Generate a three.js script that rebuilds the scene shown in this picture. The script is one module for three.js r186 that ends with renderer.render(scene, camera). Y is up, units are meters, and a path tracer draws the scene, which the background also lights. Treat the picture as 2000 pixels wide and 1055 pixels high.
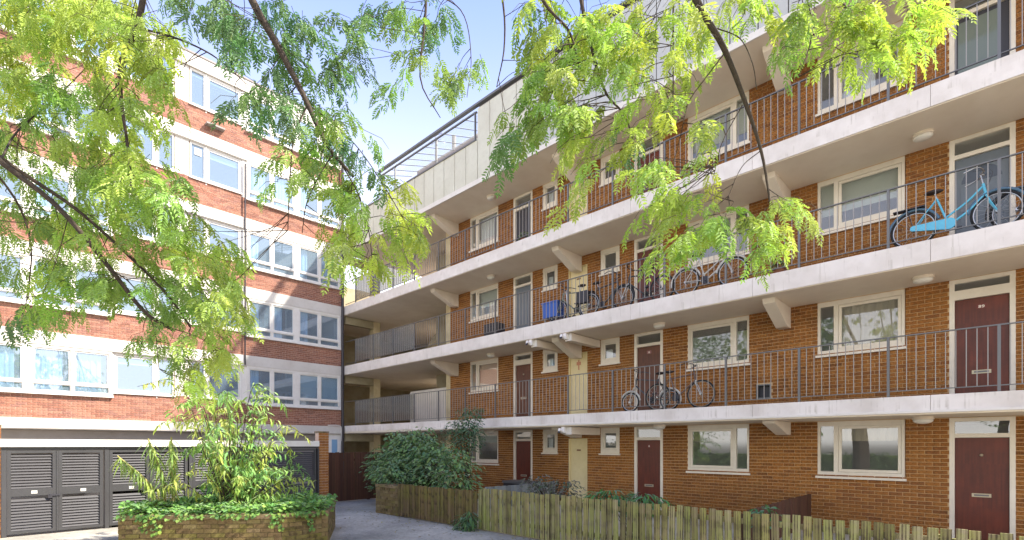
import * as THREE from 'three';
import { mergeGeometries } from 'three/addons/utils/BufferGeometryUtils.js';
import { ImprovedNoise } from 'three/addons/math/ImprovedNoise.js';

// ------------------------------------------------------------------ camera, sky, sun, exposure
// World axes follow the two facades: the long brick block stands along x (balcony edge at z = 0),
// the tall block stands along z (facade at x = 0); they meet in the corner at the origin.
const scene = new THREE.Scene();
const FOC = 995, HOR = 870, PW = 2000, PH = 1055;
const EYE = new THREE.Vector3(20.7, 1.75, 10.99);
const FWD = new THREE.Vector3(-0.6906, 0, -0.7233).normalize();
const RGT = new THREE.Vector3(0.7233, 0, -0.6906).normalize();
const camera = new THREE.PerspectiveCamera(2 * Math.atan(HOR / FOC) * 180 / Math.PI, PW / (2 * HOR), 0.05, 400);
camera.position.copy(EYE);
camera.lookAt(EYE.clone().add(FWD));
camera.setViewOffset(PW, 2 * HOR, 0, 0, PW, PH);          // upright lens, shifted so that the horizon lies low
camera.updateProjectionMatrix();

const SUN = new THREE.Vector3(0.64, 0.80, -0.49).normalize();
function makeSky() {
  const w = 512, h = 256, d = new Float32Array(w * h * 4), n = new ImprovedNoise();
  for (let j = 0; j < h; j++) for (let i = 0; i < w; i++) {
    const el = ((j + 0.5) / h - 0.5) * Math.PI, az = ((i + 0.5) / w - 0.5) * 2 * Math.PI;
    const x = Math.cos(el) * Math.cos(az), y = Math.sin(el), z = Math.cos(el) * Math.sin(az);
    const up = Math.max(y, 0), c = x * SUN.x + y * SUN.y + z * SUN.z;
    const hz = Math.pow(1 - up, 2.6);
    const glow = 0.35 * Math.pow(Math.max(c, 0), 6);
    const yy = Math.max(y, 0.04) + 0.18;
    let f = 0, a = 1;
    for (let o = 0, s = 0.9; o < 5; o++, s *= 2.1, a *= 0.55) f += a * n.noise(x / yy * s + 7.3, z / yy * s + 1.7, o * 3.1);
    const cl = THREE.MathUtils.smoothstep(f, 0.05, 0.95) * 0.6;
    let r = 0.085 + 1.28 * hz + glow * 0.8, g = 0.155 + 1.17 * hz + glow * 0.77, b = 0.40 + 0.86 * hz + glow * 0.7;
    r += (0.95 - r) * cl; g += (0.93 - g) * cl; b += (0.90 - b) * cl;
    if (y < 0) { const k = Math.max(0, 1 + y * 6); r = 0.25 + (r - 0.25) * k; g = 0.24 + (g - 0.24) * k; b = 0.22 + (b - 0.22) * k; }
    const p = (j * w + i) * 4; d[p] = r; d[p + 1] = g; d[p + 2] = b; d[p + 3] = 1;
  }
  const t = new THREE.DataTexture(d, w, h, THREE.RGBAFormat, THREE.FloatType);
  t.mapping = THREE.EquirectangularReflectionMapping; t.magFilter = THREE.LinearFilter; t.minFilter = THREE.LinearFilter; t.needsUpdate = true;
  return t;
}
scene.background = makeSky();
scene.environment = scene.background;
const sun = new THREE.DirectionalLight(new THREE.Color(1, 0.93, 0.82), 3.9);
sun.position.copy(SUN).multiplyScalar(60).add(new THREE.Vector3(10, 0, 6));
sun.target.position.set(10, 0, 6);
sun.castShadow = true; sun.shadow.radius = 2.5; sun.shadow.mapSize.set(4096, 4096);
Object.assign(sun.shadow.camera, { left: -30, right: 30, top: 30, bottom: -30, near: 1, far: 140 });
scene.add(sun, sun.target);
const EXPOSURE = 3.05;

// ------------------------------------------------------------------ helpers
const V = (x, y, z) => new THREE.Vector3(x, y, z);
function rngOf(s) { return () => { s |= 0; s = s + 0x6D2B79F5 | 0; let t = Math.imul(s ^ s >>> 15, 1 | s); t = t + Math.imul(t ^ t >>> 7, 61 | t) ^ t; return ((t ^ t >>> 14) >>> 0) / 4294967296; }; }
const R = rngOf(20240611);
const rr = (a, b) => a + (b - a) * R();
const lin = (r, g, b) => new THREE.Color().setRGB(r, g, b);
const NOISE = new ImprovedNoise();
// a photo pixel (2000 x 1055) at a given depth in metres along the view axis
const at = (px, py, depth) => EYE.clone().addScaledVector(FWD, depth).addScaledVector(RGT, (px - 1000) / FOC * depth).add(V(0, (HOR - py) / FOC * depth, 0));

const taken = {};
function numbered(n) { if (!(n in taken)) { taken[n] = 0; return n; } taken[n]++; return n + '_' + String(taken[n]).padStart(3, '0'); }
function shade(o) { o.traverse(m => { if (m.isMesh) { m.castShadow = true; m.receiveShadow = true; } }); return o; }
function thing(name, label, category, group, pos = [0, 0, 0], turn = 0) {
  const o = new THREE.Group(); o.name = numbered(name); o.position.set(...pos); o.rotation.y = turn;
  o.userData = { label, category }; if (group) o.userData.group = group; scene.add(o); return o;
}
function structure(name, geos, mat) { const m = mesh(name, geos, mat, scene); m.userData.kind = 'structure'; return m; }
function mesh(name, geos, mat, parent) {
  const g = Array.isArray(geos) ? (geos.length === 1 ? geos[0] : mergeGeometries(geos)) : geos;
  const m = new THREE.Mesh(g, mat); m.name = name; m.castShadow = m.receiveShadow = true; parent.add(m); return m;
}
function group(name, parent, pos = [0, 0, 0]) { const o = new THREE.Group(); o.name = name; o.position.set(...pos); parent.add(o); return o; }

// box between two corners with uv in metres
function bx(x0, x1, y0, y1, z0, z1) {
  const P = [], N = [], U = [], I = [];
  const f = (a, b, c, d, n, uv) => { const k = P.length / 3; for (const p of [a, b, c, d]) { P.push(...p); N.push(...n); U.push(...uv(p)); } I.push(k, k + 1, k + 2, k, k + 2, k + 3); };
  const xy = p => [p[0], p[1]], zy = p => [p[2], p[1]], xz = p => [p[0], p[2]];
  f([x0, y0, z1], [x1, y0, z1], [x1, y1, z1], [x0, y1, z1], [0, 0, 1], xy);
  f([x1, y0, z0], [x0, y0, z0], [x0, y1, z0], [x1, y1, z0], [0, 0, -1], xy);
  f([x1, y0, z1], [x1, y0, z0], [x1, y1, z0], [x1, y1, z1], [1, 0, 0], zy);
  f([x0, y0, z0], [x0, y0, z1], [x0, y1, z1], [x0, y1, z0], [-1, 0, 0], zy);
  f([x0, y1, z1], [x1, y1, z1], [x1, y1, z0], [x0, y1, z0], [0, 1, 0], xz);
  f([x0, y0, z0], [x1, y0, z0], [x1, y0, z1], [x0, y0, z1], [0, -1, 0], xz);
  const g = new THREE.BufferGeometry();
  g.setAttribute('position', new THREE.Float32BufferAttribute(P, 3)); g.setAttribute('normal', new THREE.Float32BufferAttribute(N, 3)); g.setAttribute('uv', new THREE.Float32BufferAttribute(U, 2)); g.setIndex(I);
  return g;
}
// a rectangle less its openings, as upright strips: [u0, u1, y0, y1]
function cutRect(u0, u1, y0, y1, holes) {
  holes = holes.filter(h => h[3] > y0 && h[2] < y1);
  const us = [u0, u1]; for (const h of holes) { if (h[0] > u0 && h[0] < u1) us.push(h[0]); if (h[1] > u0 && h[1] < u1) us.push(h[1]); }
  us.sort((a, b) => a - b); const out = [];
  for (let i = 0; i + 1 < us.length; i++) {
    const a = us[i], b = us[i + 1]; if (b - a < 1e-6) continue; const m = (a + b) / 2;
    let y = y0; for (const h of holes.filter(h => h[0] < m && h[1] > m).sort((p, q) => p[2] - q[2])) { if (h[2] > y + 1e-6) out.push([a, b, y, Math.min(h[2], y1)]); y = Math.max(y, h[3]); }
    if (y < y1 - 1e-6) out.push([a, b, y, y1]);
  }
  return out;
}
const slabOf = (u0, u1, y0, y1, holes, z0, z1) => cutRect(u0, u1, y0, y1, holes).map(r => bx(r[0], r[1], r[2], r[3], z0, z1));
// tapered tube through points
function tube(pts, r0, r1, sides = 6, caps = true) {
  const n = pts.length, P = [], N = [], U = [], I = []; let up = V(0, 1, 0); let len = 0;
  const t0 = pts[1].clone().sub(pts[0]).normalize(); if (Math.abs(t0.y) > 0.9) up = V(1, 0, 0);
  let nx = new THREE.Vector3().crossVectors(t0, up).normalize();
  for (let i = 0; i < n; i++) {
    const t = pts[Math.min(i + 1, n - 1)].clone().sub(pts[Math.max(i - 1, 0)]).normalize();
    nx.addScaledVector(t, -nx.dot(t)).normalize(); const ny = new THREE.Vector3().crossVectors(t, nx);
    const r = r0 + (r1 - r0) * i / (n - 1); if (i) len += pts[i].distanceTo(pts[i - 1]);
    for (let k = 0; k <= sides; k++) { const a = k / sides * 2 * Math.PI, c = Math.cos(a), s = Math.sin(a); const q = nx.clone().multiplyScalar(c).addScaledVector(ny, s); P.push(pts[i].x + q.x * r, pts[i].y + q.y * r, pts[i].z + q.z * r); N.push(q.x, q.y, q.z); U.push(k / sides * 2 * Math.PI * r0, len); }
  }
  for (let i = 0; i + 1 < n; i++) for (let k = 0; k < sides; k++) { const a = i * (sides + 1) + k, b = a + sides + 1; I.push(a, a + 1, b, a + 1, b + 1, b); }
  if (caps) for (const e of [0, n - 1]) { const k0 = P.length / 3, t = (e ? pts[n - 1].clone().sub(pts[n - 2]) : pts[0].clone().sub(pts[1])).normalize(); P.push(pts[e].x, pts[e].y, pts[e].z); N.push(t.x, t.y, t.z); U.push(0, 0);
    for (let k = 0; k <= sides; k++) { const s = (e * (sides + 1) + k) * 3; P.push(P[s], P[s + 1], P[s + 2]); N.push(t.x, t.y, t.z); U.push(0, 0); }
    for (let k = 0; k < sides; k++) e ? I.push(k0, k0 + 1 + k, k0 + 2 + k) : I.push(k0, k0 + 2 + k, k0 + 1 + k); }
  const g = new THREE.BufferGeometry(); g.setAttribute('position', new THREE.Float32BufferAttribute(P, 3)); g.setAttribute('normal', new THREE.Float32BufferAttribute(N, 3)); g.setAttribute('uv', new THREE.Float32BufferAttribute(U, 2)); g.setIndex(I); return g;
}
const bar = (a, b, r, sides = 6) => tube([a, b], r, r, sides);
function smooth(pts, n) { return new THREE.CatmullRomCurve3(pts).getPoints(n); }
function torus(R0, r, seg = 28, sides = 6) { const g = new THREE.TorusGeometry(R0, r, sides, seg); return g; }
function moved(g, x, y, z, ry = 0, rx = 0, rz = 0) { const m = new THREE.Matrix4().makeRotationFromEuler(new THREE.Euler(rx, ry, rz)); m.setPosition(x, y, z); return g.applyMatrix4(m); }

// tiling noise textures: material grain, stains and wear
function tileNoise(size, cells, seed) {
  const r = rngOf(seed), out = new Float32Array(size * size), G = [];
  for (let i = 0; i < cells * cells; i++) G.push(r());
  for (let y = 0; y < size; y++) for (let x = 0; x < size; x++) {
    const fx = x / size * cells, fy = y / size * cells, ix = Math.floor(fx), iy = Math.floor(fy); let tx = fx - ix, ty = fy - iy; tx = tx * tx * (3 - 2 * tx); ty = ty * ty * (3 - 2 * ty);
    const g = (a, b) => G[((b + cells) % cells) * cells + (a + cells) % cells];
    out[y * size + x] = (g(ix, iy) * (1 - tx) + g(ix + 1, iy) * tx) * (1 - ty) + (g(ix, iy + 1) * (1 - tx) + g(ix + 1, iy + 1) * tx) * ty;
  } return out;
}
function fractal(size, base, oct, seed, gain = 0.55) { const out = new Float32Array(size * size); let a = 1, s = 0; for (let o = 0; o < oct; o++) { const n = tileNoise(size, Math.min(base << o, size), seed + o * 17); for (let i = 0; i < out.length; i++) out[i] += a * n[i]; s += a; a *= gain; } for (let i = 0; i < out.length; i++) out[i] /= s; return out; }
function tex(size, fn, metres, color = true) {
  const d = new Uint8Array(size * size * 4);
  for (let y = 0; y < size; y++) for (let x = 0; x < size; x++) { const c = fn(x, y, y * size + x), p = (y * size + x) * 4; for (let k = 0; k < 3; k++) d[p + k] = Math.max(0, Math.min(255, c[k])); d[p + 3] = 255; }
  const t = new THREE.DataTexture(d, size, size); t.wrapS = t.wrapT = THREE.RepeatWrapping; t.magFilter = THREE.LinearFilter; t.minFilter = THREE.LinearMipmapLinearFilter; t.generateMipmaps = true;
  if (color) t.colorSpace = THREE.SRGBColorSpace; t.repeat.set(1 / metres, 1 / metres); t.needsUpdate = true; return t;
}
const mixc = (a, b, k) => [a[0] + (b[0] - a[0]) * k, a[1] + (b[1] - a[1]) * k, a[2] + (b[2] - a[2]) * k];
const clamp01 = k => Math.max(0, Math.min(1, k));
const std = o => new THREE.MeshStandardMaterial(o), phy = o => new THREE.MeshPhysicalMaterial(o);

const nA = fractal(256, 4, 6, 11), nB = fractal(256, 8, 5, 57), nC = fractal(256, 32, 3, 91);
const streak = (() => { const s = new Float32Array(256 * 256), a = tileNoise(256, 64, 5), c = tileNoise(256, 128, 6); for (let y = 0; y < 256; y++) for (let x = 0; x < 256; x++) s[y * 256 + x] = 0.6 * a[(y >> 4) % 256 * 256 + x] + 0.4 * c[(y >> 5) * 256 + x]; return s; })();
const grainBump = tex(256, (x, y, i) => { const k = 255 * (0.5 * nB[i] + 0.5 * nC[i]); return [k, k, k]; }, 0.5, false);
const paintTex = tex(256, (x, y, i) => mixc([236, 230, 222], [206, 196, 184], clamp01((nA[i] - 0.35) * 1.6) * 0.55 + 0.25 * clamp01((nC[i] - .5) * 2)), 2.3);
const soffitTex = tex(256, (x, y, i) => mixc([238, 229, 216], [214, 200, 182], clamp01((nA[i] - 0.4) * 2) * 0.6), 3.1);
const slabEdgeTex = tex(256, (x, y, i) => { let c = mixc([232, 225, 218], [205, 196, 186], clamp01((nA[i] - 0.4) * 2)); const k = clamp01((streak[i] - 0.60) * 4) * clamp01((nB[i] - .42) * 4); return mixc(c, [138, 128, 110], k * 0.32); }, 1.9);
const asphaltTex = tex(512, (() => { const a = fractal(512, 4, 7, 31), b = fractal(512, 64, 3, 33); return (x, y, i) => { const s = b[i] > 0.68 ? 14 : b[i] < 0.34 ? -14 : 0; const k = 150 + (a[i] - 0.5) * 70 + s; return [k * 1.0, k * 0.975, k * 0.93]; }; })(), 3.2);
const brickTex = tex(128, (() => { const a = fractal(128, 8, 4, 71); return (x, y, i) => { const k = 205 + (a[i] - 0.5) * 150; return [k, k, k]; }; })(), 1);
const woodTex = tex(256, (x, y, i) => { const g = streak[x + 256 * (y >> 3)]; const m = clamp01((nA[i] - 0.34) * 2.4); let c = mixc([168, 156, 122], [108, 94, 70], clamp01(g * 1.6 - .3)); c = mixc(c, [136, 146, 60], m * 0.7); return mixc(c, [66, 56, 40], clamp01((0.55 * nB[(i + 9000) % 65536] + 0.45 * g - 0.54) * 6) * 0.75); }, 0.9);
const darkWoodTex = tex(256, (x, y, i) => { const g = streak[(x % 256) + 256 * ((y >> 3) % 256)]; return mixc([112, 72, 50], [60, 37, 26], clamp01(g * 1.3 - .15) * 0.8 + 0.2 * nB[i]); }, 0.9);
const mossTex = tex(256, (x, y, i) => { const m = clamp01((nA[i] - 0.45) * 3); let c = mixc([150, 130, 98], [112, 92, 66], nB[i]); c = mixc(c, [120, 114, 58], m * 0.65); return mixc(c, [78, 64, 42], clamp01((nB[(i + 30000) % 65536] - 0.55) * 6) * 0.7); }, 0.8);
const barkTex = tex(256, (x, y, i) => mixc([92, 78, 62], [44, 34, 26], clamp01(streak[i] * 1.1 + (nC[i] - .5))), 0.4);
const plasterTex = tex(256, (x, y, i) => mixc([222, 206, 170], [188, 168, 130], clamp01((nA[i] - 0.35) * 2)), 2.0);
const doorTex = tex(256, (x, y, i) => mixc([108, 44, 24], [74, 28, 15], clamp01(streak[i] * 0.7 + (nA[i] - .5) * 1.5)), 1.4);

const M = {
  white: std({ map: paintTex, color: lin(0.92, 0.91, 0.89), roughness: 0.6 }),
  bandWhite: std({ map: paintTex, color: lin(0.78, 0.77, 0.76), roughness: 0.7 }),
  concrete: std({ map: plasterTex, color: lin(0.58, 0.60, 0.62), roughness: 0.9, bumpMap: grainBump, bumpScale: 0.003 }),
  frame: std({ map: paintTex, color: lin(0.98, 0.94, 0.85), roughness: 0.42 }),
  upvc: std({ map: paintTex, color: lin(0.98, 0.99, 1.0), roughness: 0.35 }),
  slabEdge: std({ map: slabEdgeTex, color: lin(0.98, 0.96, 0.94), roughness: 0.75, bumpMap: grainBump, bumpScale: 0.002 }),
  soffit: std({ map: soffitTex, color: lin(0.98, 0.95, 0.9), roughness: 0.85 }),
  plaster: std({ map: plasterTex, color: lin(0.95, 0.95, 0.92), roughness: 0.9, bumpMap: grainBump, bumpScale: 0.004 }),
  plasterGrey: std({ map: plasterTex, color: lin(0.75, 0.78, 0.8), roughness: 0.9 }),
  deck: std({ map: asphaltTex, color: lin(0.42, 0.36, 0.33), roughness: 0.9 }),
  mortarR: std({ color: lin(0.66, 0.45, 0.24), roughness: 0.95, bumpMap: grainBump, bumpScale: 0.003 }),
  mortarL: std({ color: lin(0.60, 0.44, 0.34), roughness: 0.95, bumpMap: grainBump, bumpScale: 0.003 }),
  asphalt: std({ map: asphaltTex, color: lin(1.2, 1.16, 1.08), roughness: 0.9, bumpMap: grainBump, bumpScale: 0.0012 }),
  metal: std({ color: lin(0.17, 0.165, 0.16), roughness: 0.5, metalness: 0.4 }),
  baluster: std({ color: lin(0.33, 0.30, 0.27), roughness: 0.5, metalness: 0.35 }),
  dark: std({ color: lin(0.035, 0.033, 0.04), roughness: 0.5 }),
  pipe: std({ color: lin(0.03, 0.025, 0.03), roughness: 0.45 }),
  louvre: std({ map: paintTex, color: lin(0.072, 0.072, 0.082), roughness: 0.5 }),
  louvreFrame: std({ map: paintTex, color: lin(0.06, 0.062, 0.07), roughness: 0.5 }),
  maroon: std({ map: doorTex, roughness: 0.45 }),
  mauve: std({ map: doorTex, color: lin(1.0, 1.9, 2.1), roughness: 0.5 }),
  creamDoor: std({ map: paintTex, color: lin(0.95, 0.84, 0.50), roughness: 0.55 }),
  greyDoor: std({ map: paintTex, color: lin(0.16, 0.20, 0.25), roughness: 0.4 }),
  brass: std({ color: lin(0.5, 0.42, 0.3), roughness: 0.4, metalness: 0.6 }),
  cladding: std({ map: paintTex, color: lin(0.76, 0.78, 0.68), roughness: 0.55 }),
  claddingGrey: std({ map: paintTex, color: lin(0.62, 0.66, 0.68), roughness: 0.5 }),
  roofGrey: std({ map: paintTex, color: lin(0.36, 0.34, 0.34), roughness: 0.8 }),
  room: std({ color: lin(0.34, 0.31, 0.27), roughness: 0.95 }),
  curtain: phy({ color: lin(0.80, 0.80, 0.80), roughness: 1, transmission: 0.3, thickness: 0 }),
  curtainBeige: phy({ color: lin(0.50, 0.42, 0.30), roughness: 1, transmission: 0.3, thickness: 0 }),
  blind: std({ color: lin(0.36, 0.38, 0.33), roughness: 0.9 }),
  blindDark: std({ color: lin(0.10, 0.085, 0.065), roughness: 0.9 }),
  blindPink: std({ color: lin(0.62, 0.42, 0.32), roughness: 0.9 }),
  glass: phy({ color: lin(0.93, 0.97, 0.96), roughness: 0, transmission: 1, thickness: 0, ior: 2.0, metalness: 0.08 }),
  glassBlue: phy({ color: lin(0.58, 0.79, 1.0), roughness: 0, transmission: 1, thickness: 0, ior: 2.0, metalness: 0.30 }),
  frosted: phy({ color: lin(0.62, 0.60, 0.55), roughness: 0.12, transmission: 0.92, thickness: 0 }),
  roofGlass: phy({ color: lin(0.92, 0.96, 0.96), roughness: 0.25, transmission: 0.9, thickness: 0 }),
  fence: std({ map: woodTex, roughness: 0.9, bumpMap: grainBump, bumpScale: 0.003 }),
  fenceDark: std({ map: darkWoodTex, roughness: 0.85 }),
  mossBrick: std({ map: mossTex, roughness: 0.95, bumpMap: grainBump, bumpScale: 0.004 }),
  mossMortar: std({ map: mossTex, color: lin(0.75, 0.75, 0.7), roughness: 0.95 }),
  soil: std({ color: lin(0.06, 0.045, 0.03), roughness: 1 }),
  bark: std({ map: barkTex, roughness: 0.9, bumpMap: grainBump, bumpScale: 0.004 }),
  twig: std({ map: barkTex, color: lin(0.9, 0.8, 0.7), roughness: 0.85 }),
  lawn: std({ color: lin(0.06, 0.10, 0.025), roughness: 1 }),
  lamp: std({ color: lin(0.78, 0.74, 0.66), roughness: 0.35 }),
};

// ------------------------------------------------------------------ bricks
const brickUnit = (() => { const c = 0.03, g = bx(-0.5, 0.5, -0.5, 0.5, -1, 0); const p = g.attributes.position, uv = g.attributes.uv; for (let i = 0; i < p.count; i++) uv.setXY(i, p.getX(i) + 0.5, (p.getY(i) + 0.5) * 0.35); g.setIndex(Array.from(g.index.array).filter((_, k) => !(k >= 6 && k < 12))); return g; })();
function brickTones(list) { return list.map(c => std({ map: brickTex, color: lin(...c), roughness: 0.9, bumpMap: brickTex, bumpScale: 0.0025 })); }
const TONE_R = [[0.47, 0.185, 0.038], [0.44, 0.168, 0.034], [0.51, 0.21, 0.046], [0.39, 0.148, 0.032], [0.49, 0.19, 0.038], [0.36, 0.135, 0.034], [0.46, 0.182, 0.04]];
const TONE_L = [[0.56, 0.255, 0.165], [0.50, 0.215, 0.14], [0.61, 0.29, 0.195], [0.44, 0.19, 0.13], [0.56, 0.27, 0.185], [0.48, 0.23, 0.17]];
const TONE_M = [[0.9, 0.85, 0.7], [0.7, 0.66, 0.5], [1, 1, 0.9], [0.8, 0.85, 0.5]];
// bricks of a face: local u to the right, y up, front at z = front; returns records
function layBricks(u0, u1, y0, y1, holes, front, { L = 0.215, H = 0.065, J = 0.010 } = {}) {
  const out = [], step = H + J; let row = 0;
  for (let y = y0 + J / 2; y < y1 - 0.02; y += step, row++) {
    const ya = y, yb = Math.min(y + H, y1), ym = (ya + yb) / 2;
    let free = [[u0, u1]];
    for (const h of holes) if (h[2] < ym && h[3] > ym) free = free.flatMap(([a, b]) => (h[1] <= a || h[0] >= b) ? [[a, b]] : [[a, h[0]], [h[1], b]].filter(s => s[1] - s[0] > 0.03));
    const off = (row % 2) * 0.5 * (L + J);
    for (const [a, b] of free) { for (let k = Math.floor((a - off) / (L + J)); k * (L + J) + off < b; k++) { const p = Math.max(a, k * (L + J) + off), q = Math.min(b, k * (L + J) + off + L); if (q - p > 0.03) out.push({ u0: p, u1: q, y0: ya, y1: yb, z: front + rr(-0.002, 0.003), t: Math.floor(R() * 64) }); } }
  } return out;
}
function placeBricks(list, parent, tones, score, most = 300, depth = 0.03) {
  const mats = brickTones(tones); list.sort((a, b) => score(b) - score(a));
  const n = score(list[0] || { u0: 0 }) > 0 ? most : 0;
  list.slice(0, n).forEach(b => { const m = new THREE.Mesh(brickUnit, mats[b.t % mats.length]); m.name = 'brick'; m.castShadow = m.receiveShadow = true; m.position.set((b.u0 + b.u1) / 2, (b.y0 + b.y1) / 2, b.z); m.scale.set(b.u1 - b.u0, b.y1 - b.y0, depth); parent.add(m); });
  const rest = list.slice(n); if (!rest.length) return;
  const nv = brickUnit.attributes.position.count, P = new Float32Array(rest.length * nv * 3), N = new Float32Array(rest.length * nv * 3), U = new Float32Array(rest.length * nv * 2), C = new Float32Array(rest.length * nv * 3), I = [];
  const bp = brickUnit.attributes.position.array, bn = brickUnit.attributes.normal.array, bu = brickUnit.attributes.uv.array, bi = brickUnit.index.array;
  rest.forEach((b, k) => { const c = tones[b.t % tones.length], j = (0.93 + 0.14 * ((b.t >> 3) / 8)) * (1 + 0.22 * NOISE.noise(b.u0 * 0.55, b.y0 * 0.9, 4.2) + 0.12 * NOISE.noise(b.u0 * 2.1, b.y0 * 3, 8.2)), du = (b.t * 7 % 16) / 16;
    for (let i = 0; i < nv; i++) { const o = (k * nv + i) * 3; P[o] = (b.u0 + b.u1) / 2 + bp[i * 3] * (b.u1 - b.u0); P[o + 1] = (b.y0 + b.y1) / 2 + bp[i * 3 + 1] * (b.y1 - b.y0); P[o + 2] = b.z + bp[i * 3 + 2] * depth; for (let q = 0; q < 3; q++) { N[o + q] = bn[i * 3 + q]; C[o + q] = c[q] * j; } U[(k * nv + i) * 2] = bu[i * 2] + du; U[(k * nv + i) * 2 + 1] = bu[i * 2 + 1] + du; }
    for (const i of bi) I.push(i + k * nv); });
  const g = new THREE.BufferGeometry(); g.setAttribute('position', new THREE.BufferAttribute(P, 3)); g.setAttribute('normal', new THREE.BufferAttribute(N, 3)); g.setAttribute('uv', new THREE.BufferAttribute(U, 2)); g.setAttribute('color', new THREE.BufferAttribute(C, 3)); g.setIndex(I);
  const m = mesh('brick_courses', g, std({ map: brickTex, vertexColors: true, roughness: 0.9, bumpMap: brickTex, bumpScale: 0.0025 }), parent); m.userData.kind = 'stuff';
}

// ------------------------------------------------------------------ windows and doors (local: x along the wall, y up, z out of the wall)
function wavy(x0, x1, y0, y1, z, folds, amp, seed) {
  const n = 40, g = new THREE.PlaneGeometry(x1 - x0, y1 - y0, n, 1), p = g.attributes.position, r = rngOf(seed), ph = r() * 6, ph2 = r() * 6;
  for (let i = 0; i < p.count; i++) { const x = p.getX(i); p.setZ(i, amp * (Math.sin((x - x0) * folds + ph) + 0.5 * Math.sin((x - x0) * folds * 1.7 + ph2))); }
  g.translate((x0 + x1) / 2, (y0 + y1) / 2, z); g.computeVertexNormals(); return g;
}
let winSeed = 1;
// cells: [x0,x1,y0,y1, sash?] as fractions of metres from the lower left
function makeWindow(parent, x, y, z, W, H, cells, o = {}) {
  const w = group('window', parent, [x, y, z]); const mat = o.frameMat || M.frame, gl = o.glass || M.glass, s = winSeed++;
  const f = slabOf(0, W, 0, H, cells, -0.10, o.proud ?? -0.015);
  mesh('frame', f, mat, w);
  for (const c of cells) {
    const b = c[4] ?? 0.035, tilt = c[5] || 0;
    if (b > 0) { const sg = slabOf(c[0] + 0.004, c[1] - 0.004, c[2] + 0.004, c[3] - 0.004, [[c[0] + b, c[1] - b, c[2] + b, c[3] - b]], -0.075, -0.03);
      const pg = bx(c[0] + b - 0.004, c[1] - b + 0.004, c[2] + b - 0.004, c[3] - b + 0.004, -0.056, -0.0555);
      const pane = new THREE.PlaneGeometry(c[1] - c[0] - 2 * b + 0.01, c[3] - c[2] - 2 * b + 0.01); pane.translate((c[0] + c[1]) / 2, (c[2] + c[3]) / 2, -0.055);
      const sash = mesh('sash', sg, mat, w), pm = mesh('pane', pane, gl, w);
      if (tilt) for (const q of [sash, pm]) { q.geometry.translate(0, -c[3], 0.05); q.geometry.rotateX(-tilt); q.geometry.translate(0, c[3], -0.05 + 0.03); }
    } else { const pane = new THREE.PlaneGeometry(c[1] - c[0] + 0.01, c[3] - c[2] + 0.01); pane.translate((c[0] + c[1]) / 2, (c[2] + c[3]) / 2, -0.055); mesh('pane', pane, gl, w); }
  }
  if (o.sill !== false) mesh('sill', bx(-0.03, W + 0.03, -0.05, -0.003, -0.10, 0.05), mat, w);
  for (const c of o.cover || []) {   // [x0,x1,y0,y1, kind]
    if (c[4] === 'curtain') mesh('curtain', wavy(c[0], c[1], c[2], c[3], -0.20, 46, 0.018, s), o.curtainMat || M.curtain, w);
    else mesh('blind', bx(c[0], c[1], c[2], c[3], -0.165, -0.155), c[5] || M.blind, w);
  }
  return w;
}
function digits(text, w, h, fg, bg) {
  const c = document.createElement('canvas'); c.width = 64; c.height = 48; const g = c.getContext('2d'); g.fillStyle = bg; g.fillRect(0, 0, 64, 48); g.fillStyle = fg; g.font = 'bold 40px sans-serif'; g.textAlign = 'center'; g.textBaseline = 'middle'; g.fillText(text, 32, 26);
  const t = new THREE.CanvasTexture(c); t.colorSpace = THREE.SRGBColorSpace; return std({ map: t, roughness: 0.5 });
}
const plateGeo = (w, h, x, y, z) => { const g = new THREE.PlaneGeometry(w, h); g.translate(x, y, z); return g; };
function makeDoor(parent, x, y, z, W, H, leafTop, o = {}) {
  const d = group('door', parent, [x, y, z]), j = 0.075;
  const holes = o.plain ? [[0.03, W - 0.03, 0, leafTop]] : [[j, W - j, 0, leafTop], [j, W - j, leafTop + (o.deepHead ? 0.17 : 0.075), H - 0.07]];
  mesh('frame', slabOf(0, W, 0, H, holes, -0.10, 0.006), o.plain ? o.leaf : M.frame, d);
  const leafBox = bx(holes[0][0] + 0.005, holes[0][1] - 0.005, 0.012, leafTop - 0.005, -0.085, -0.045);
  const leaf = mesh('door_leaf', leafBox, o.leaf || M.maroon, d);
  if (!o.plain) { mesh('transom_pane', plateGeo(W - 2 * j + 0.01, H - 0.07 - holes[1][2] + 0.01, W / 2, (holes[1][2] + H - 0.07) / 2, -0.05), M.glass, d);
    mesh('threshold', bx(0.01, W - 0.01, -0.02, 0.011, -0.10, 0.03), M.metal, d); }
  if (o.letter !== false) { mesh('letterbox', [bx(W / 2 - 0.13, W / 2 + 0.13, o.letter ?? 0.72, (o.letter ?? 0.72) + 0.065, -0.045, -0.033)], M.brass, d); mesh('letterbox_flap', bx(W / 2 - 0.10, W / 2 + 0.10, (o.letter ?? 0.72) + 0.018, (o.letter ?? 0.72) + 0.048, -0.033, -0.030), M.metal, d); }
  if (o.number) mesh('door_number', plateGeo(0.13, 0.085, W / 2, leafTop - 0.16, -0.043), o.number, d);
  if (o.knob) mesh('knocker', moved(new THREE.SphereGeometry(0.028, 10, 8), W / 2, leafTop - 0.32, -0.035), M.brass, d);
  if (o.sign) mesh('red_notice', [plateGeo(0.16, 0.10, W / 2, leafTop - 0.30, -0.0425), plateGeo(0.05, 0.30, W / 2, leafTop - 0.34, -0.0435)], std({ color: lin(0.55, 0.24, 0.13), roughness: 0.6 }), d);
  if (o.smallSign) mesh('door_plate', plateGeo(0.15, 0.05, W / 2, leafTop - 0.34, -0.0425), std({ color: lin(0.25, 0.12, 0.05), roughness: 0.6 }), d);
  return d;
}

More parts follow.
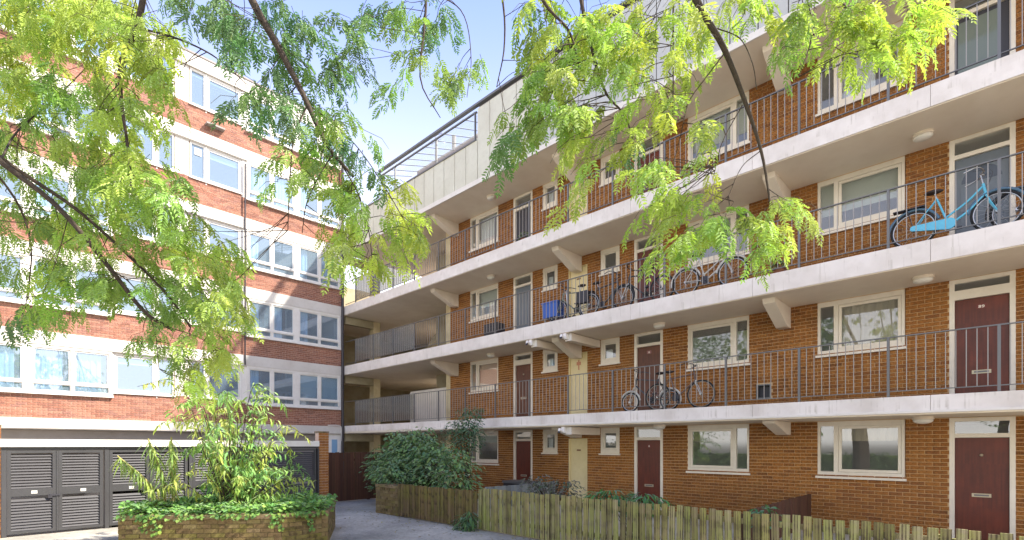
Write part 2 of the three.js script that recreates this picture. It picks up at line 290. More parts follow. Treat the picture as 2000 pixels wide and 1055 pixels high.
// ------------------------------------------------------------------ ground
structure('courtyard_pavement', bx(-60, 90, -0.3, 0, -60, 90), M.asphalt);
structure('front_garden_paving', bx(9.04, 26, 0.002, 0.03, -1.5, 3.80), M.plasterGrey);

// ------------------------------------------------------------------ long brick block with balconies (front of balconies z = 0, wall z = -1.5)
const FL = [0.0, 2.58, 5.18, 7.77], SOF = [2.27, 4.82, 7.42, 10.10], WZ = -1.5, T0 = 5.27, T1 = 25.4;
const blockR = thing('balcony_apartment_block', 'brown brick apartment block with three white balcony decks and maroon doors', 'apartment block');
const COL = { wA: [6.64, 8.11], d1: [8.85, 9.70], s1: [10.14, 10.74], c1: [11.18, 11.87], s2: [12.33, 12.97], d2: [13.44, 14.29], wB: [14.97, 16.47], wC: [17.88, 19.39], d3: [20.04, 20.92], s3: [21.51, 22.15], c2: [22.60, 23.29] };
const RSC = b => { const p = V((b.u0 + b.u1) / 2, (b.y0 + b.y1) / 2, WZ).sub(EYE); const d = p.dot(FWD), px = 1000 + FOC * p.dot(RGT) / d, py = HOR - FOC * p.y / d; return (px > 5 && px < 1995 && py > 300 && py < 1000 && b.u1 - b.u0 > 0.12) ? 100 / p.length() : 0; };
{
  const wallHoles = [];
  for (let f = 0; f < 4; f++) {
    const y0 = FL[f], top = SOF[f] - 0.012;
    for (const k of ['wA', 'wB', 'wC']) wallHoles.push([COL[k][0], COL[k][1], y0 + 1.10, top]);
    for (const k of ['s1', 's2', 's3']) wallHoles.push([COL[k][0], COL[k][1], y0 + 1.52, top]);
    for (const k of ['d1', 'd2', 'd3']) wallHoles.push([COL[k][0], COL[k][1], y0, top]);
    for (const k of ['c1', 'c2']) wallHoles.push([COL[k][0], COL[k][1], y0, y0 + 1.96]);
  }
  wallHoles.push([16.63, 16.95, FL[1] + 0.24, FL[1] + 0.58]);
  const wallGeo = [], bricks = [];
  for (let f = 0; f < 4; f++) { wallGeo.push(...slabOf(T0, T1, FL[f] + (f ? 0.002 : -0.1), SOF[f] - 0.002, wallHoles, WZ - 0.24, WZ - 0.009)); bricks.push(...layBricks(T0, T1, FL[f] + 0.004, SOF[f] - 0.004, wallHoles, WZ)); }
  const wall = mesh('wall', wallGeo, M.mortarR, blockR);
  placeBricks(bricks, wall, TONE_R, RSC, 300);
  mesh('end_wall', bx(T0 - 0.012, T0 + 0.24, 0, 12.5, -7, WZ + 0.004), M.plaster, blockR);
  mesh('back_wall', bx(T0 + 0.25, T1, 0, 12.5, -6.6, -6.4), M.room, blockR);
  mesh('side_wall', bx(T1, T1 + 0.25, 0, 12.5, -7, WZ), M.plaster, blockR);
  for (const x of [8.5, 11.6, 17.2, 22.4]) mesh('party_wall', bx(x, x + 0.14, 0, 12.0, -6.4, WZ - 0.26), M.room, blockR);
  mesh('ground_floor', bx(T0 + 0.25, T1, -0.1, FL[0], -6.4, WZ - 0.25), M.room, blockR);

  // decks: the floor runs through the block, the fascia is a cast edge with a small lip under the first deck
  for (let f = 1; f < 4; f++) {
    const top = FL[f], bot = SOF[f - 1];
    const s = group('balcony_deck', blockR);
    mesh('slab', bx(0.02, T1, bot, top - 0.012, -6.39, -0.03), M.soffit, s);
    mesh('walkway', bx(0.03, T1 - 0.01, top - 0.011, top, WZ - 0.02, -0.035), M.deck, s);
    for (let x = 0, k = 0; x < T1; x += 2.84, k++) mesh('fascia', bx(x + 0.003, Math.min(x + 2.84, T1 + 0.01) - 0.003, bot - 0.004 + (f === 1 ? 0.07 : 0), top + 0.012 + rr(-0.003, 0.003), -0.029, rr(-0.002, 0.002)), M.slabEdge, s);
    if (f === 1) mesh('drip_lip', bx(5.2, T1 + 0.01, bot + 0.028, bot + 0.069, -0.029, 0.022), M.white, s);
    else mesh('drip_edge', bx(0.02, T1, bot - 0.018, bot - 0.0005, -0.06, -0.03), M.soffit, s);
  }
  mesh('roof_slab', bx(0.02, T1, SOF[3], SOF[3] + 0.12, -6.39, -0.03), M.soffit, blockR);
  mesh('roof_slab_edge', bx(0.0, T1 + 0.01, SOF[3] - 0.02, SOF[3] + 0.13, -0.029, 0.02), M.white, blockR);

  // tapering brackets under each deck
  for (let f = 0; f < 4; f++) for (const xc of [5.88, 11.55, 17.24, 22.9]) {
    const y = SOF[f] - 0.004, sh = new THREE.Shape(); sh.moveTo(0, 0); sh.lineTo(1.15, 0); sh.lineTo(1.10, -0.10); sh.lineTo(0.24, -0.46); sh.lineTo(0, -0.46); sh.closePath();
    if (f === 0 && xc < 6) continue;
    const g = new THREE.ExtrudeGeometry(sh, { depth: 0.24, bevelEnabled: false }); g.rotateY(-Math.PI / 2); g.translate(xc + 0.12, y, WZ + 0.003);
    const dep = f === 0 ? 0.62 : 1; g.translate(0, -y, 0); g.scale(1, dep, 1); g.translate(0, y, 0);
    mesh('bracket', g, M.soffit, blockR);
  }
  // boxed ducts below the second and the first deck
  for (const [x, y] of [[10.98, SOF[1]], [12.22, SOF[1]], [12.22, SOF[0]]]) {
    const d = group('duct', blockR); mesh('casing', bx(x - 0.10, x + 0.10, y - 0.22, y - 0.022, WZ + 0.004, -0.14), M.soffit, d); mesh('end_cap', bx(x - 0.105, x + 0.105, y - 0.225, y - 0.021, -0.14, -0.115), M.white, d);
  }
  // windows. big: narrow light on one side; small: one light
  const big = (x0, y, H, narrowLeft, o = {}) => {
    const W = 1.50, hd = H - 0.10, cN = [0.05, 0.30, 0.09, hd, 0.0], cW = [0.38, 1.45, 0.09, hd, 0.06];
    const mir = c => [W - c[1], W - c[0], c[2], c[3], c[4]];
    const cells = narrowLeft ? [cN, cW] : [mir(cW), mir(cN)];
    const cov = (o.cover || []).map(c => narrowLeft ? c : [W - c[1], W - c[0], c[2], c[3], c[4], c[5]]);
    return makeWindow(blockR, x0, y, WZ, W, H, cells, { ...o, cover: cov });
  };
  const hW = f => SOF[f] - 0.014 - (FL[f] + 1.10), hS = f => SOF[f] - 0.014 - (FL[f] + 1.52);
  const covers = {
    wA: [[[0.3, 1.5, 0.75, 1.1, 'blind', M.blind]], [[0.36, 1.48, 0.06, 1.08, 'blind', M.blindPink]], [[0.36, 1.48, 0.45, 1.08, 'blind', M.blind]], [[0.38, 1.48, 0.05, 1.1, 'curtain']]],
    wB: [[[0.36, 1.48, 0.72, 1.1, 'blind', M.blindDark]], [[0.02, 1.48, 0.82, 1.1, 'blind', M.blindDark]], [[0.36, 1.48, 0.5, 1.1, 'blind', M.blind]], [[0.02, 1.48, 0.35, 1.1, 'blind', M.blind]]],
    wC: [[[0.36, 1.48, 0.74, 1.1, 'curtain']], [[0.36, 1.48, 0.03, 1.12, 'curtain']], [[0.36, 1.48, 0.42, 1.12, 'blind', M.blind], [0.02, 0.33, 0.40, 1.12, 'blind', M.blind]], [[0.36, 1.0, 0.03, 1.1, 'curtain']]],
  };
  for (let f = 0; f < 4; f++) {
    for (const [k, left] of [['wA', true], ['wB', false], ['wC', true]]) big(COL[k][0], FL[f] + 1.10, hW(f), left, { cover: covers[k][f], curtainMat: k === 'wC' && f < 3 ? M.curtainBeige : M.curtain });
    for (const k of ['s1', 's2', 's3']) { const W = COL[k][1] - COL[k][0], H = hS(f); makeWindow(blockR, COL[k][0], FL[f] + 1.52, WZ, W, H, [[0.10, W - 0.10, 0.12, H - 0.12, 0.04]], { cover: f === 1 || k === 's1' ? [[0.12, 0.12 + 0.5 * (W - 0.24), 0.1, H - 0.28, 'blind', M.curtain]] : [] }); }
    const H = SOF[f] - 0.014 - FL[f], lt = f ? 1.84 : 1.88;
    const n = (t) => digits(t, 0, 0, '#efe9dc', '#6e2a24');
    makeDoor(blockR, COL.d1[0], FL[f] + 0.012, WZ, 0.85, H - 0.012, lt, { leaf: f === 1 ? M.mauve : f === 2 ? M.greyDoor : f === 3 ? M.dark : M.maroon, letter: f < 2 ? 0.70 : false, deepHead: f === 1, knob: f === 1 });
    makeDoor(blockR, COL.d2[0], FL[f] + 0.012, WZ, 0.85, H - 0.012, lt, { leaf: f === 1 ? M.mauve : M.maroon, letter: f === 1 ? false : 0.62, number: f < 3 ? digits('6', 0, 0, '#efe9dc', f === 1 ? '#8c5c58' : '#6e2a24') : null });
    makeDoor(blockR, COL.d3[0], FL[f] + 0.012, WZ, 0.88, H - 0.012, lt, { leaf: f === 2 ? M.greyDoor : f === 3 ? M.dark : M.maroon, letter: f < 2 ? (f ? 0.46 : 0.80) : false, deepHead: f === 1, number: f === 1 ? n('89') : null, knob: f === 0 });
    for (const k of ['c1', 'c2']) makeDoor(blockR, COL[k][0], FL[f] + 0.012, WZ, 0.69, 1.946, 1.93, { plain: true, leaf: M.creamDoor, letter: false, sign: f === 1 && k === 'c1', smallSign: f !== 1 && k === 'c1' });
  }
  // raised panels and fan light of the grey door on the second deck
  { const x = COL.d3[0], y = FL[2]; const pan = [];
    for (const [a, b, c, d] of [[0.16, 0.40, 0.15, 0.75], [0.48, 0.72, 0.15, 0.75], [0.16, 0.40, 0.86, 1.30], [0.48, 0.72, 0.86, 1.30]]) pan.push(bx(x + a, x + b, y + c, y + d, WZ - 0.046, WZ - 0.034));
    mesh('door_panels', pan, M.greyDoor, blockR).userData.kind = 'stuff';
    const fan = new THREE.CircleGeometry(0.27, 20, 0, Math.PI); fan.translate(x + 0.44, y + 1.38, WZ - 0.043); mesh('door_fan_light', fan, std({ color: lin(0.05, 0.06, 0.07), roughness: 0.1 }), blockR);
    // glazed door on the third deck
    mesh('door_glazing', plateGeo(0.56, 1.55, COL.d3[0] + 0.40, FL[3] + 1.0, WZ - 0.043), std({ color: lin(0.17, 0.20, 0.17), roughness: 0.08 }), blockR);
  }
  { const v = group('wall_vent', blockR); mesh('surround', slabOf(16.63, 16.95, FL[1] + 0.24, FL[1] + 0.58, [[16.66, 16.92, FL[1] + 0.27, FL[1] + 0.55]], WZ - 0.2, WZ + 0.012), M.metal, v); mesh('grille', bx(16.66, 16.92, FL[1] + 0.27, FL[1] + 0.55, WZ - 0.21, WZ - 0.10), M.dark, v); }

  // fifth level: cladding panels, open glazed walkway roof near the corner
  const RB = SOF[3] + 0.135, RP = 11.5, RT = 12.55;
  for (let x = 0.2, k = 0; x < T1; x += 0.565, k++) {
    const x1 = Math.min(x + 0.565, T1), tall = x > 8.5;
    mesh('cladding_panel', bx(x + 0.012, x1 - 0.012, RB, tall ? RT - 0.05 : RP, -0.07, -0.01 + (k % 3) * 0.0015), x > 10.5 ? M.claddingGrey : M.cladding, blockR);
  }
  mesh('panel_backing', [bx(0.2, T1, RB, RP, -0.09, -0.072), bx(8.62, T1, RP + 0.001, RT - 0.04, -0.09, -0.072)], M.roofGrey, blockR);
  mesh('panel_coping', bx(0.2, 8.60, RP + 0.003, RP + 0.05, -0.12, 0.02), M.metal, blockR);
  mesh('gutter', [bx(2.9, T1, RT + 0.05, RT + 0.12, -0.08, 0.04)], M.metal, blockR);
  mesh('eaves_beam', bx(2.9, 8.62, RT - 0.15, RT - 0.105, -0.05, 0.0), M.metal, blockR);
  for (let x = 3.0; x < 8.6; x += 0.55) { mesh('glazing_bar', tube([V(x, RT - 0.08, -0.02), V(x, RT + 0.42, -1.5)], 0.016, 0.016, 4), M.metal, blockR); }
  for (let x = 3.0; x < 8.3; x += 0.55) { const g = new THREE.PlaneGeometry(0.5, 1.56); g.rotateX(-Math.PI / 2 + 0); g.rotateX(Math.atan2(0.5, 1.48)); g.translate(x + 0.275, RT + 0.19, -0.76); mesh('roof_pane', g, M.roofGlass, blockR); }
  for (const x of [4.0, 6.55, 8.55]) mesh('canopy_post', bx(x - 0.025, x + 0.025, RP + 0.05, RT - 0.1, -0.05, -0.004), M.metal, blockR);
  mesh('walkway_wall', bx(2.9, T1, RB, RT + 0.36, -1.75, -1.52), M.cladding, blockR);
  mesh('upper_roof', bx(8.65, T1, RT + 0.02, RT + 0.12, -6.3, -0.11), M.roofGrey, blockR);
  mesh('roof_house', [bx(1.0, 5.4, RB, 14.6, -6.2, -3.2)], M.roofGrey, blockR);
  mesh('roof_vent', tube([V(3.2, 14.6, -3.6), V(3.2, 15.5, -3.6)], 0.09, 0.09, 8), M.roofGrey, blockR);
  mesh('roof_aerial', [bar(V(2.0, 14.6, -3.5), V(2.0, 16.1, -3.5), 0.02), bar(V(1.6, 16.0, -3.5), V(2.5, 15.9, -3.5), 0.012), bar(V(1.7, 15.7, -3.5), V(2.4, 15.65, -3.5), 0.012)], M.metal, blockR);

  // open stair corner
  const st = blockR;
  for (let f = 0; f < 4; f++) {
    mesh('corner_column', bx(-0.34, 0.02, f ? FL[f] + 0.001 : 0, SOF[f] - 0.02, -1.85, -1.5), M.plaster, st);
    mesh('corner_beam', bx(-0.20, 0.019, SOF[f] - 0.34, SOF[f] - 0.021, -1.49, -0.11), M.concrete, st);
    const a = FL[f] + 0.0, b = (FL[f + 1] ?? 10.2);
    const fl = new THREE.Shape(); fl.moveTo(0, 0); fl.lineTo(2.9, b - a - 0.4); fl.lineTo(2.9, b - a - 0.12); fl.lineTo(0, 0.28); fl.closePath();
    const g = new THREE.ExtrudeGeometry(fl, { depth: 1.1, bevelEnabled: false }); g.translate(0.5, a, -4.4); mesh('stair_flight', g, M.concrete, st);
    mesh('stair_landing', bx(3.4, 5.25, b - 0.40, b - 0.20, -4.9, -3.0), M.concrete, st);
    mesh('lobby_floor', bx(-4, 0.015, (f ? FL[f] - 0.3 : -0.1), FL[f] - 0.013, -6.3, -0.1), M.soffit, st);
  }
  mesh('stair_wall', bx(-4.1, 2.0, 0, 10.0, -6.6, -6.42), M.concrete, st);
  mesh('stair_screen_wall', bx(2.9, 5.25, 0, 10.0, -3.0, -2.86), M.concrete, st);
  mesh('lobby_wall', bx(-4.1, -3.9, 0, 10.0, -6.4, -0.1), M.concrete, st);
  mesh('bin_screen', bx(2.6, 5.0, FL[1], FL[1] + 1.45, -1.75, -1.7), M.white, st);
}

// ------------------------------------------------------------------ balcony railings, one per deck
const postUnit = bx(-0.02, 0.02, 0, 1.04, -0.02, 0.02), balUnit = bx(-0.006, 0.006, 0.11, 1.04, -0.006, 0.006);
['first', 'second', 'third'].forEach((nm, i) => {
  const f = i + 1, y = FL[f] + 0.012, r = thing('balcony_railing', `grey metal railing with thin upright bars along the ${['lowest', 'middle', 'topmost'][i]} balcony deck`, 'railing', null, [0, y, -0.065]);
  mesh('top_rail', bx(0.1, T1, 1.041, 1.06, -0.02, 0.02), M.metal, r);
  mesh('bottom_rail', bx(0.1, T1, 0.095, 0.11, -0.012, 0.012), M.metal, r);
  for (let k = -14; k < 5; k++) {
    const x = 19.30 + 1.41 * k; if (x < 0.2 || x > T1) continue;
    const p = new THREE.Mesh(postUnit, M.metal); p.name = 'post'; p.position.set(x, 0, 0); r.add(p);
    const x1 = x + 1.41;
    if (x < 4.9) { mesh('mesh_panel', bx(x + 0.03, x1 - 0.03, 0.12, 1.03, -0.004, 0.004), M.frosted, r); }
    for (let b = 1; b < 11; b++) { const m = new THREE.Mesh(balUnit, M.baluster); m.name = 'baluster'; m.position.set(x + b * 1.41 / 11, 0, x < 4.9 ? 0.012 : 0); if (m.position.x < T1) r.add(m); }
  } shade(r);
});

// bulkhead lights under the decks
for (let f = 0; f < 4; f++) for (const [x, where] of [[8.41, 'by the corner bracket'], [14.52, 'beside the door and a wide window'], [19.71, 'between wide window and door']]) {
  const wn = ['ground floor', 'lowest deck', 'middle deck', 'topmost deck'][f];
  const l = thing('bulkhead_light', `cream oval ceiling light above the ${wn}, ${where}`, 'light', 'bulkhead lights under the balcony ceilings', [x, SOF[f] - 0.02, -0.86]);
  const g = new THREE.SphereGeometry(0.15, 18, 10); g.scale(1, 0.42, 0.75); g.translate(0, -0.05, 0); mesh('diffuser', g, M.lamp, l);
  const b = new THREE.CylinderGeometry(0.155, 0.165, 0.05, 20); b.scale(1, 1, 0.78); b.translate(0, -0.005, 0); mesh('base', b, M.soffit, l);
}
// security cameras on the duct ends
for (const [x, y, tx] of [[10.92, SOF[1] - 0.02, 'below the middle deck above the small window'], [12.16, SOF[1] - 0.02, 'below the middle deck above the pale yellow door'], [12.10, SOF[0] - 0.02, 'below the lowest deck above the pale yellow door']]) {
  const c = thing('security_camera', `white security camera hanging ${tx}`, 'camera', 'security cameras', [x, y, -0.06]);
  mesh('mount', bx(-0.05, 0.05, -0.16, 0, -0.05, 0.04), M.upvc, c);
  mesh('housing', moved(new THREE.CylinderGeometry(0.045, 0.05, 0.16, 12), -0.02, -0.10, 0.09, 0, Math.PI / 2 - 0.35), M.upvc, c);
  mesh('lens', moved(new THREE.CylinderGeometry(0.038, 0.038, 0.02, 12), -0.02, -0.135, 0.172, 0, Math.PI / 2 - 0.35), M.dark, c);
}

// ------------------------------------------------------------------ tall block (facade x = 0); local x = -world z
const blockL = thing('tall_apartment_block', 'tall red brick apartment block with white bands and bay windows, six storeys', 'apartment block', null, [0, 0, 0], Math.PI / 2);
{
  const U0 = -16.2, U1 = -0.02, wallGeo = [], bricks = [], holes = [];
  const bays = [[-3.95, -0.14], [-11.96, -8.02]], wides = [[-5.30, -4.12], [-7.98, -6.82], [-13.3, -12.1]], nars = [[-5.82, -5.33], [-6.79, -6.30], [-13.8, -13.33]];
  for (let k = 0; k < 5; k++) {
    const y = 2.57 + 2.6 * k;
    for (const b of bays) holes.push([b[0], b[1], y + 0.76, y + 2.2]);
    for (const b of wides.concat(nars)) holes.push([b[0], b[1], y + 0.90, y + 2.2]);
    holes.push([-6.29, -5.83, y + 0.90, y + 2.2]); holes.push([-16.0, -13.85, y + 0.9, y + 2.2]);
    wallGeo.push(...slabOf(U0, U1, y, y + 2.2, holes, -0.25, -0.008));
    bricks.push(...layBricks(U0, U1, y + 0.004, y + 0.90, holes, 0));
    const bd = group('storey_band', blockL); mesh('band', bx(U0, U1, y - (k ? 0.40 : 0.31), y - 0.001, -0.25, 0.07), M.bandWhite, bd); mesh('drip', bx(U0, U1, y - (k ? 0.43 : 0.34), y - (k ? 0.401 : 0.311), -0.25, 0.035), M.bandWhite, bd);
    // frames between the openings at window height are white boards
    mesh('infill_panel', [bx(-6.27, -5.85, y + 0.91, y + 2.19, -0.07, -0.02)], M.upvc, blockL);
  }
  const wall = mesh('wall', wallGeo, M.mortarL, blockL);
  const LSC = b => { const p = V(0, (b.y0 + b.y1) / 2, -(b.u0 + b.u1) / 2).sub(EYE), d = p.dot(FWD), px = 1000 + FOC * p.dot(RGT) / d; return px > 8 && b.u1 - b.u0 > 0.12 ? 100 / p.length() : 0; };
  placeBricks(bricks, wall, TONE_L, LSC, 300);
  mesh('window_head_strip', (() => { const g = []; for (let k = 0; k < 5; k++) { const y = 2.57 + 2.6 * k; for (const [a, b] of [[-4.12, -3.95], [-8.02, -7.98], [-12.1, -11.96], [-0.14, -0.02], [-5.33, -5.30], [-6.82, -6.79]]) g.push(bx(a, b, y + 0.78, y + 2.2, -0.10, 0.012)); } return g; })(), M.upvc, blockL).userData.kind = 'stuff';
  mesh('parapet', bx(U0, U1, 15.17, 15.62, -0.4, 0.07), M.bandWhite, blockL);
  mesh('parapet_coping', bx(U0, U1, 15.621, 15.68, -0.5, 0.10), M.roofGrey, blockL);
  mesh('roof', bx(U0, U1, 15.0, 15.16, -8.9, -0.41), M.roofGrey, blockL);
  mesh('end_wall', bx(U1 - 0.25, U1, 0, 15.16, -9, -0.251), M.mortarL, blockL);
  mesh('back_wall', bx(U0, U1, 0, 15.16, -9, -8.91), M.room, blockL);
  mesh('far_wall', bx(U0, U0 + 0.2, 0, 15.16, -8.9, -0.251), M.room, blockL);
  for (let k = 0; k < 6; k++) mesh('floor', bx(U0 + 0.2, U1 - 0.26, (k ? 2.3 + 2.6 * (k - 1) : -0.1), (k ? 2.5 + 2.6 * (k - 1) : 0), -8.9, -0.251), M.room, blockL);
  for (const u of [-4.05, -6.05, -8.0, -12.05]) mesh('party_wall', bx(u - 0.07, u + 0.07, 2.57, 15.0, -8.9, -0.26), M.room, blockL);
  // plinth storey behind the bin stores
  mesh('plinth_wall', bx(U0, U1, 0, 2.22, -0.35, -0.20), M.roofGrey, blockL);
  mesh('plinth_panel', bx(-0.62, -0.02, 0, 2.22, -0.19, -0.04), M.upvc, blockL);
  mesh('plinth_pane', bx(-0.50, -0.25, 1.2, 2.0, -0.039, -0.03), std({ color: lin(0.25, 0.42, 0.6), roughness: 0.2 }), blockL);
  let s = 3;
  for (let k = 0; k < 5; k++) {
    const y = 2.57 + 2.6 * k;
    for (const [bi, b] of bays.entries()) {
      const W = b[1] - b[0], H = 1.44, cw = (W - 0.16 - 0.22 - 0.16) / 4, cells = [], xs = [0.08, 0.08 + cw + 0.08, 0.08 + 2 * cw + 0.30, 0.08 + 3 * cw + 0.38];
      for (const x of xs) { cells.push([x, x + cw, 0.07, 0.27, 0.02]); cells.push([x, x + cw, 0.33, H - 0.09, 0.045]); }
      const lit = bi === 1 && k === 0 || bi === 0 && k === 3 || bi === 0 && k === 2;
      const cover = []; xs.forEach((x, j) => { s = (s * 7 + 3) % 11; if (bi === 1 && k === 0) { cover.push([x, x + cw * (0.8), 0.05, H - 0.05, 'curtain']); } else if (bi === 0 && k === 3 && j < 2) cover.push([x + cw * 0.2, x + cw * 0.8, 0.05, H - 0.1, 'curtain']); else if (k === 0 && bi === 0 && j > 1) cover.push([x, x + cw, 0.3, H - 0.05, 'blind', M.blind]); else if (s < 6) cover.push([x, x + cw * 0.5, 0.05, H - 0.05, 'curtain']); });
      makeWindow(blockL, b[0], y + 0.76, 0.055, W, H, cells, { frameMat: M.upvc, glass: M.glassBlue, proud: -0.005, cover });
    }
    for (const b of wides) { const W = b[1] - b[0], H = 1.29; makeWindow(blockL, b[0], y + 0.905, 0, W, H, [[0.06, W - 0.06, 0.06, H - 0.09, 0.045]], { frameMat: M.upvc, glass: M.glassBlue, cover: k === 1 || k === 4 ? [] : [[0.06, W - 0.06, 0.95, H - 0.06, 'blind', M.curtain]] }); }
    for (const [j, b] of nars.entries()) { const W = b[1] - b[0], H = 1.29; const w = makeWindow(blockL, b[0], y + 0.905, 0, W, H, [[0.05, W - 0.05, 0.06, H - 0.09, 0.0]], { frameMat: M.upvc, glass: M.glassBlue }); if (k === 3 && j === 0) mesh('extractor_vent', bx(0.15, 0.37, 0.86, 1.10, -0.05, -0.03), M.upvc, w); }
  }
  mesh('window_tray', [bx(-5.35, -4.75, 13.30, 13.36, 0.0, 0.22)], M.roofGrey, blockL);
  mesh('waste_pipe', tube([V(-4.03, 4.8, 0.10), V(-4.03, 12.4, 0.10)], 0.028, 0.028, 8), M.pipe, blockL);
  mesh('rain_pipe', tube([V(-0.085, 0.0, 0.13), V(-0.085, 15.4, 0.13)], 0.058, 0.058, 10), M.pipe, blockL);
  mesh('overflow_pipe', tube(smooth([V(-0.75, 2.60, 0.12), V(-0.30, 2.60, 0.12), V(-0.16, 2.55, 0.12), V(-0.14, 2.3, 0.12), V(-0.12, 1.9, 0.12)], 20), 0.022, 0.022, 6), M.upvc, blockL);
}

// ------------------------------------------------------------------ bin stores with louvred doors (front x = 7.1), local x = -world z
const bins = thing('bin_store', 'row of bin stores with black louvred doors below a white fascia', 'bin store', null, [7.1, 0, 0], Math.PI / 2);
{
  const slatGeo = (w) => { const g = bx(0, w, 0, 0.052, -0.004, 0.004); g.rotateX(-0.62); return g; };
  mesh('fascia', bx(-10.72, -4.5, 1.72, 1.87, -0.06, 0.06), M.white, bins);
  mesh('roof', bx(-10.72, -4.5, 1.80, 1.866, -3.6, -0.061), M.roofGrey, bins);
  mesh('rear_wall', bx(-10.7, -4.5, 0, 1.79, -3.6, -3.5), M.roofGrey, bins);
  mesh('partition', [bx(-9.1, -9.02, 0, 1.79, -3.5, -0.12), bx(-7.56, -7.48, 0, 1.79, -3.5, -0.12), bx(-6.02, -5.94, 0, 1.79, -3.5, -0.12)], M.roofGrey, bins).userData.kind = 'stuff';
  const pierM = (u0, u1, h) => { const p = mesh('brick_pier', bx(u0 + 0.012, u1 - 0.012, 0, h - 0.01, -0.26, -0.012), M.mortarL, bins); const l = layBricks(u0, u1, 0.0, h, [], 0); placeBricks(l, p, TONE_R.map(c => [c[0] * 1.1, c[1] * 1.15, c[2] * 1.5]), b => 1, 300); mesh('pier_cap', bx(u0 - 0.01, u1 + 0.01, h + 0.001, h + 0.04, -0.27, 0.01), M.mossBrick, bins); };
  pierM(-4.48, -4.20, 2.10); pierM(-11.0, -10.70, 2.1);
  mesh('lintel', bx(-10.7, -4.5, 1.66, 1.719, -0.05, 0.01), M.louvreFrame, bins);
  const nums = ['28', '23', '26', '27', '24', '25', '21', '22'];
  for (let p = 0; p < 4; p++) {
    const a = -10.66 + 1.54 * p;
    mesh('door_post', bx(a - 0.035, a + 0.035, 0.0, 1.655, -0.06, 0.02), M.louvreFrame, bins);
    for (let q = 0; q < 2; q++) {
      const x = a + 0.04 + q * 0.735, W = 0.70, d = group('louvred_door', bins, [x, 0.05, 0]);
      mesh('frame', slabOf(0, W, 0, 1.60, [[0.055, W - 0.055, 0.05, 0.72], [0.055, W - 0.055, 0.86, 1.55]], -0.03, 0.012), M.louvreFrame, d);
      const g = slatGeo(W - 0.112);
      for (const [y0, y1] of [[0.055, 0.70], [0.865, 1.53]]) for (let y = y0; y < y1 - 0.03; y += 0.056) { const m = new THREE.Mesh(g, M.louvre); m.name = 'slat'; m.position.set(0.056, y, -0.006); m.castShadow = m.receiveShadow = true; d.add(m); }
      mesh('number_plate', plateGeo(0.085, 0.055, 0.38, 0.79, 0.0135), digits(nums[p * 2 + q], 0, 0, '#30302e', '#e8e4da'), d);
      if (!q) { mesh('lock', [bx(W - 0.10, W + 0.06, 0.70, 0.735, 0.0125, 0.04), bx(W - 0.12, W - 0.06, 0.66, 0.73, 0.0125, 0.035)], M.dark, d); mesh('meeting_strip', bx(W + 0.002, W + 0.033, 0, 1.60, -0.02, 0.022), M.louvreFrame, d); }
    }
  }
  mesh('door_post', bx(-4.53, -4.485, 0, 1.655, -0.06, 0.02), M.louvreFrame, bins);
}

// ------------------------------------------------------------------ fences and garden walls
function boardFence(name, label, cat, pos, turn, len, n, hgt, wid, mat, rag, opts = {}) {
  const f = thing(name, label, cat, opts.group, pos, turn), variants = [], tones = [[1, 1, 1], [0.86, 0.84, 0.84], [1.05, 1.0, 0.92], [0.72, 0.68, 0.66], [0.92, 0.98, 0.86]].map(c => { const m = mat.clone(); m.color.multiply(lin(...c)); return m; });
  for (let k = 0; k < 6; k++) { const w = wid * rr(0.92, 1.05), g = bx(-w / 2, w / 2, 0, 1, 0, 0.02); const uv = g.attributes.uv, du = rr(0, 3), dv = rr(0, 3); for (let i = 0; i < uv.count; i++) uv.setXY(i, uv.getX(i) + du, uv.getY(i) * hgt + dv); variants.push(g); }
  for (let k = 0; k < n; k++) { const m = new THREE.Mesh(variants[Math.floor(R() * 6)], tones[Math.floor(R() * 5)]); m.name = opts.part || 'picket'; m.position.set((k + 0.5) * len / n, opts.lift ?? 0.03, 0.002 + rr(0, 0.004)); m.scale.y = hgt - 0.03 + rr(-rag, rag); m.rotation.z = rr(-0.022, 0.022); m.castShadow = m.receiveShadow = true; f.add(m); }
  for (const y of opts.rails || [0.2, 0.68]) mesh('rail', bx(0, len, y * hgt / 0.85, y * hgt / 0.85 + 0.07, -0.045, -0.003), mat, f);
  for (let x = 0.05; x < len; x += 1.8) mesh('post', bx(x, x + 0.08, 0, hgt - 0.08, -0.125, -0.046), mat, f);
  return f;
}
boardFence('picket_fence', 'low mossy green picket fence along the front gardens', 'fence', [12.93, 0, 3.85], 0, 11.5, 96, 0.86, 0.094, M.fence, 0.016);
boardFence('picket_fence', 'low weathered brown picket fence beside the mossy block pier', 'fence', [10.03, 0, 3.86], 0, 2.88, 24, 0.80, 0.104, std({ map: woodTex, color: lin(0.62, 0.50, 0.42), roughness: 0.9, bumpMap: grainBump, bumpScale: 0.003 }), 0.012);
boardFence('board_fence', 'tall dark brown closeboard fence between the bin stores and the bush', 'fence', [6.0, 0, 4.15], Math.PI / 2, 4.6, 38, 1.53, 0.125, M.fenceDark, 0.008, { part: 'board', rails: [0.2, 0.7] });
boardFence('garden_divider', 'low dark fence dividing two gardens below the ground floor windows', 'fence', [17.75, 0, 2.4], Math.PI / 2, 3.85, 34, 0.70, 0.11, M.fenceDark, 0.01, { part: 'board' });
boardFence('garden_divider', 'low pale blue painted fence in the garden before the pale yellow door', 'fence', [10.7, 0, 1.6], Math.PI / 2, 3.0, 26, 0.62, 0.11, std({ map: paintTex, color: lin(0.30, 0.36, 0.40), roughness: 0.8 }), 0.01, { part: 'board' });
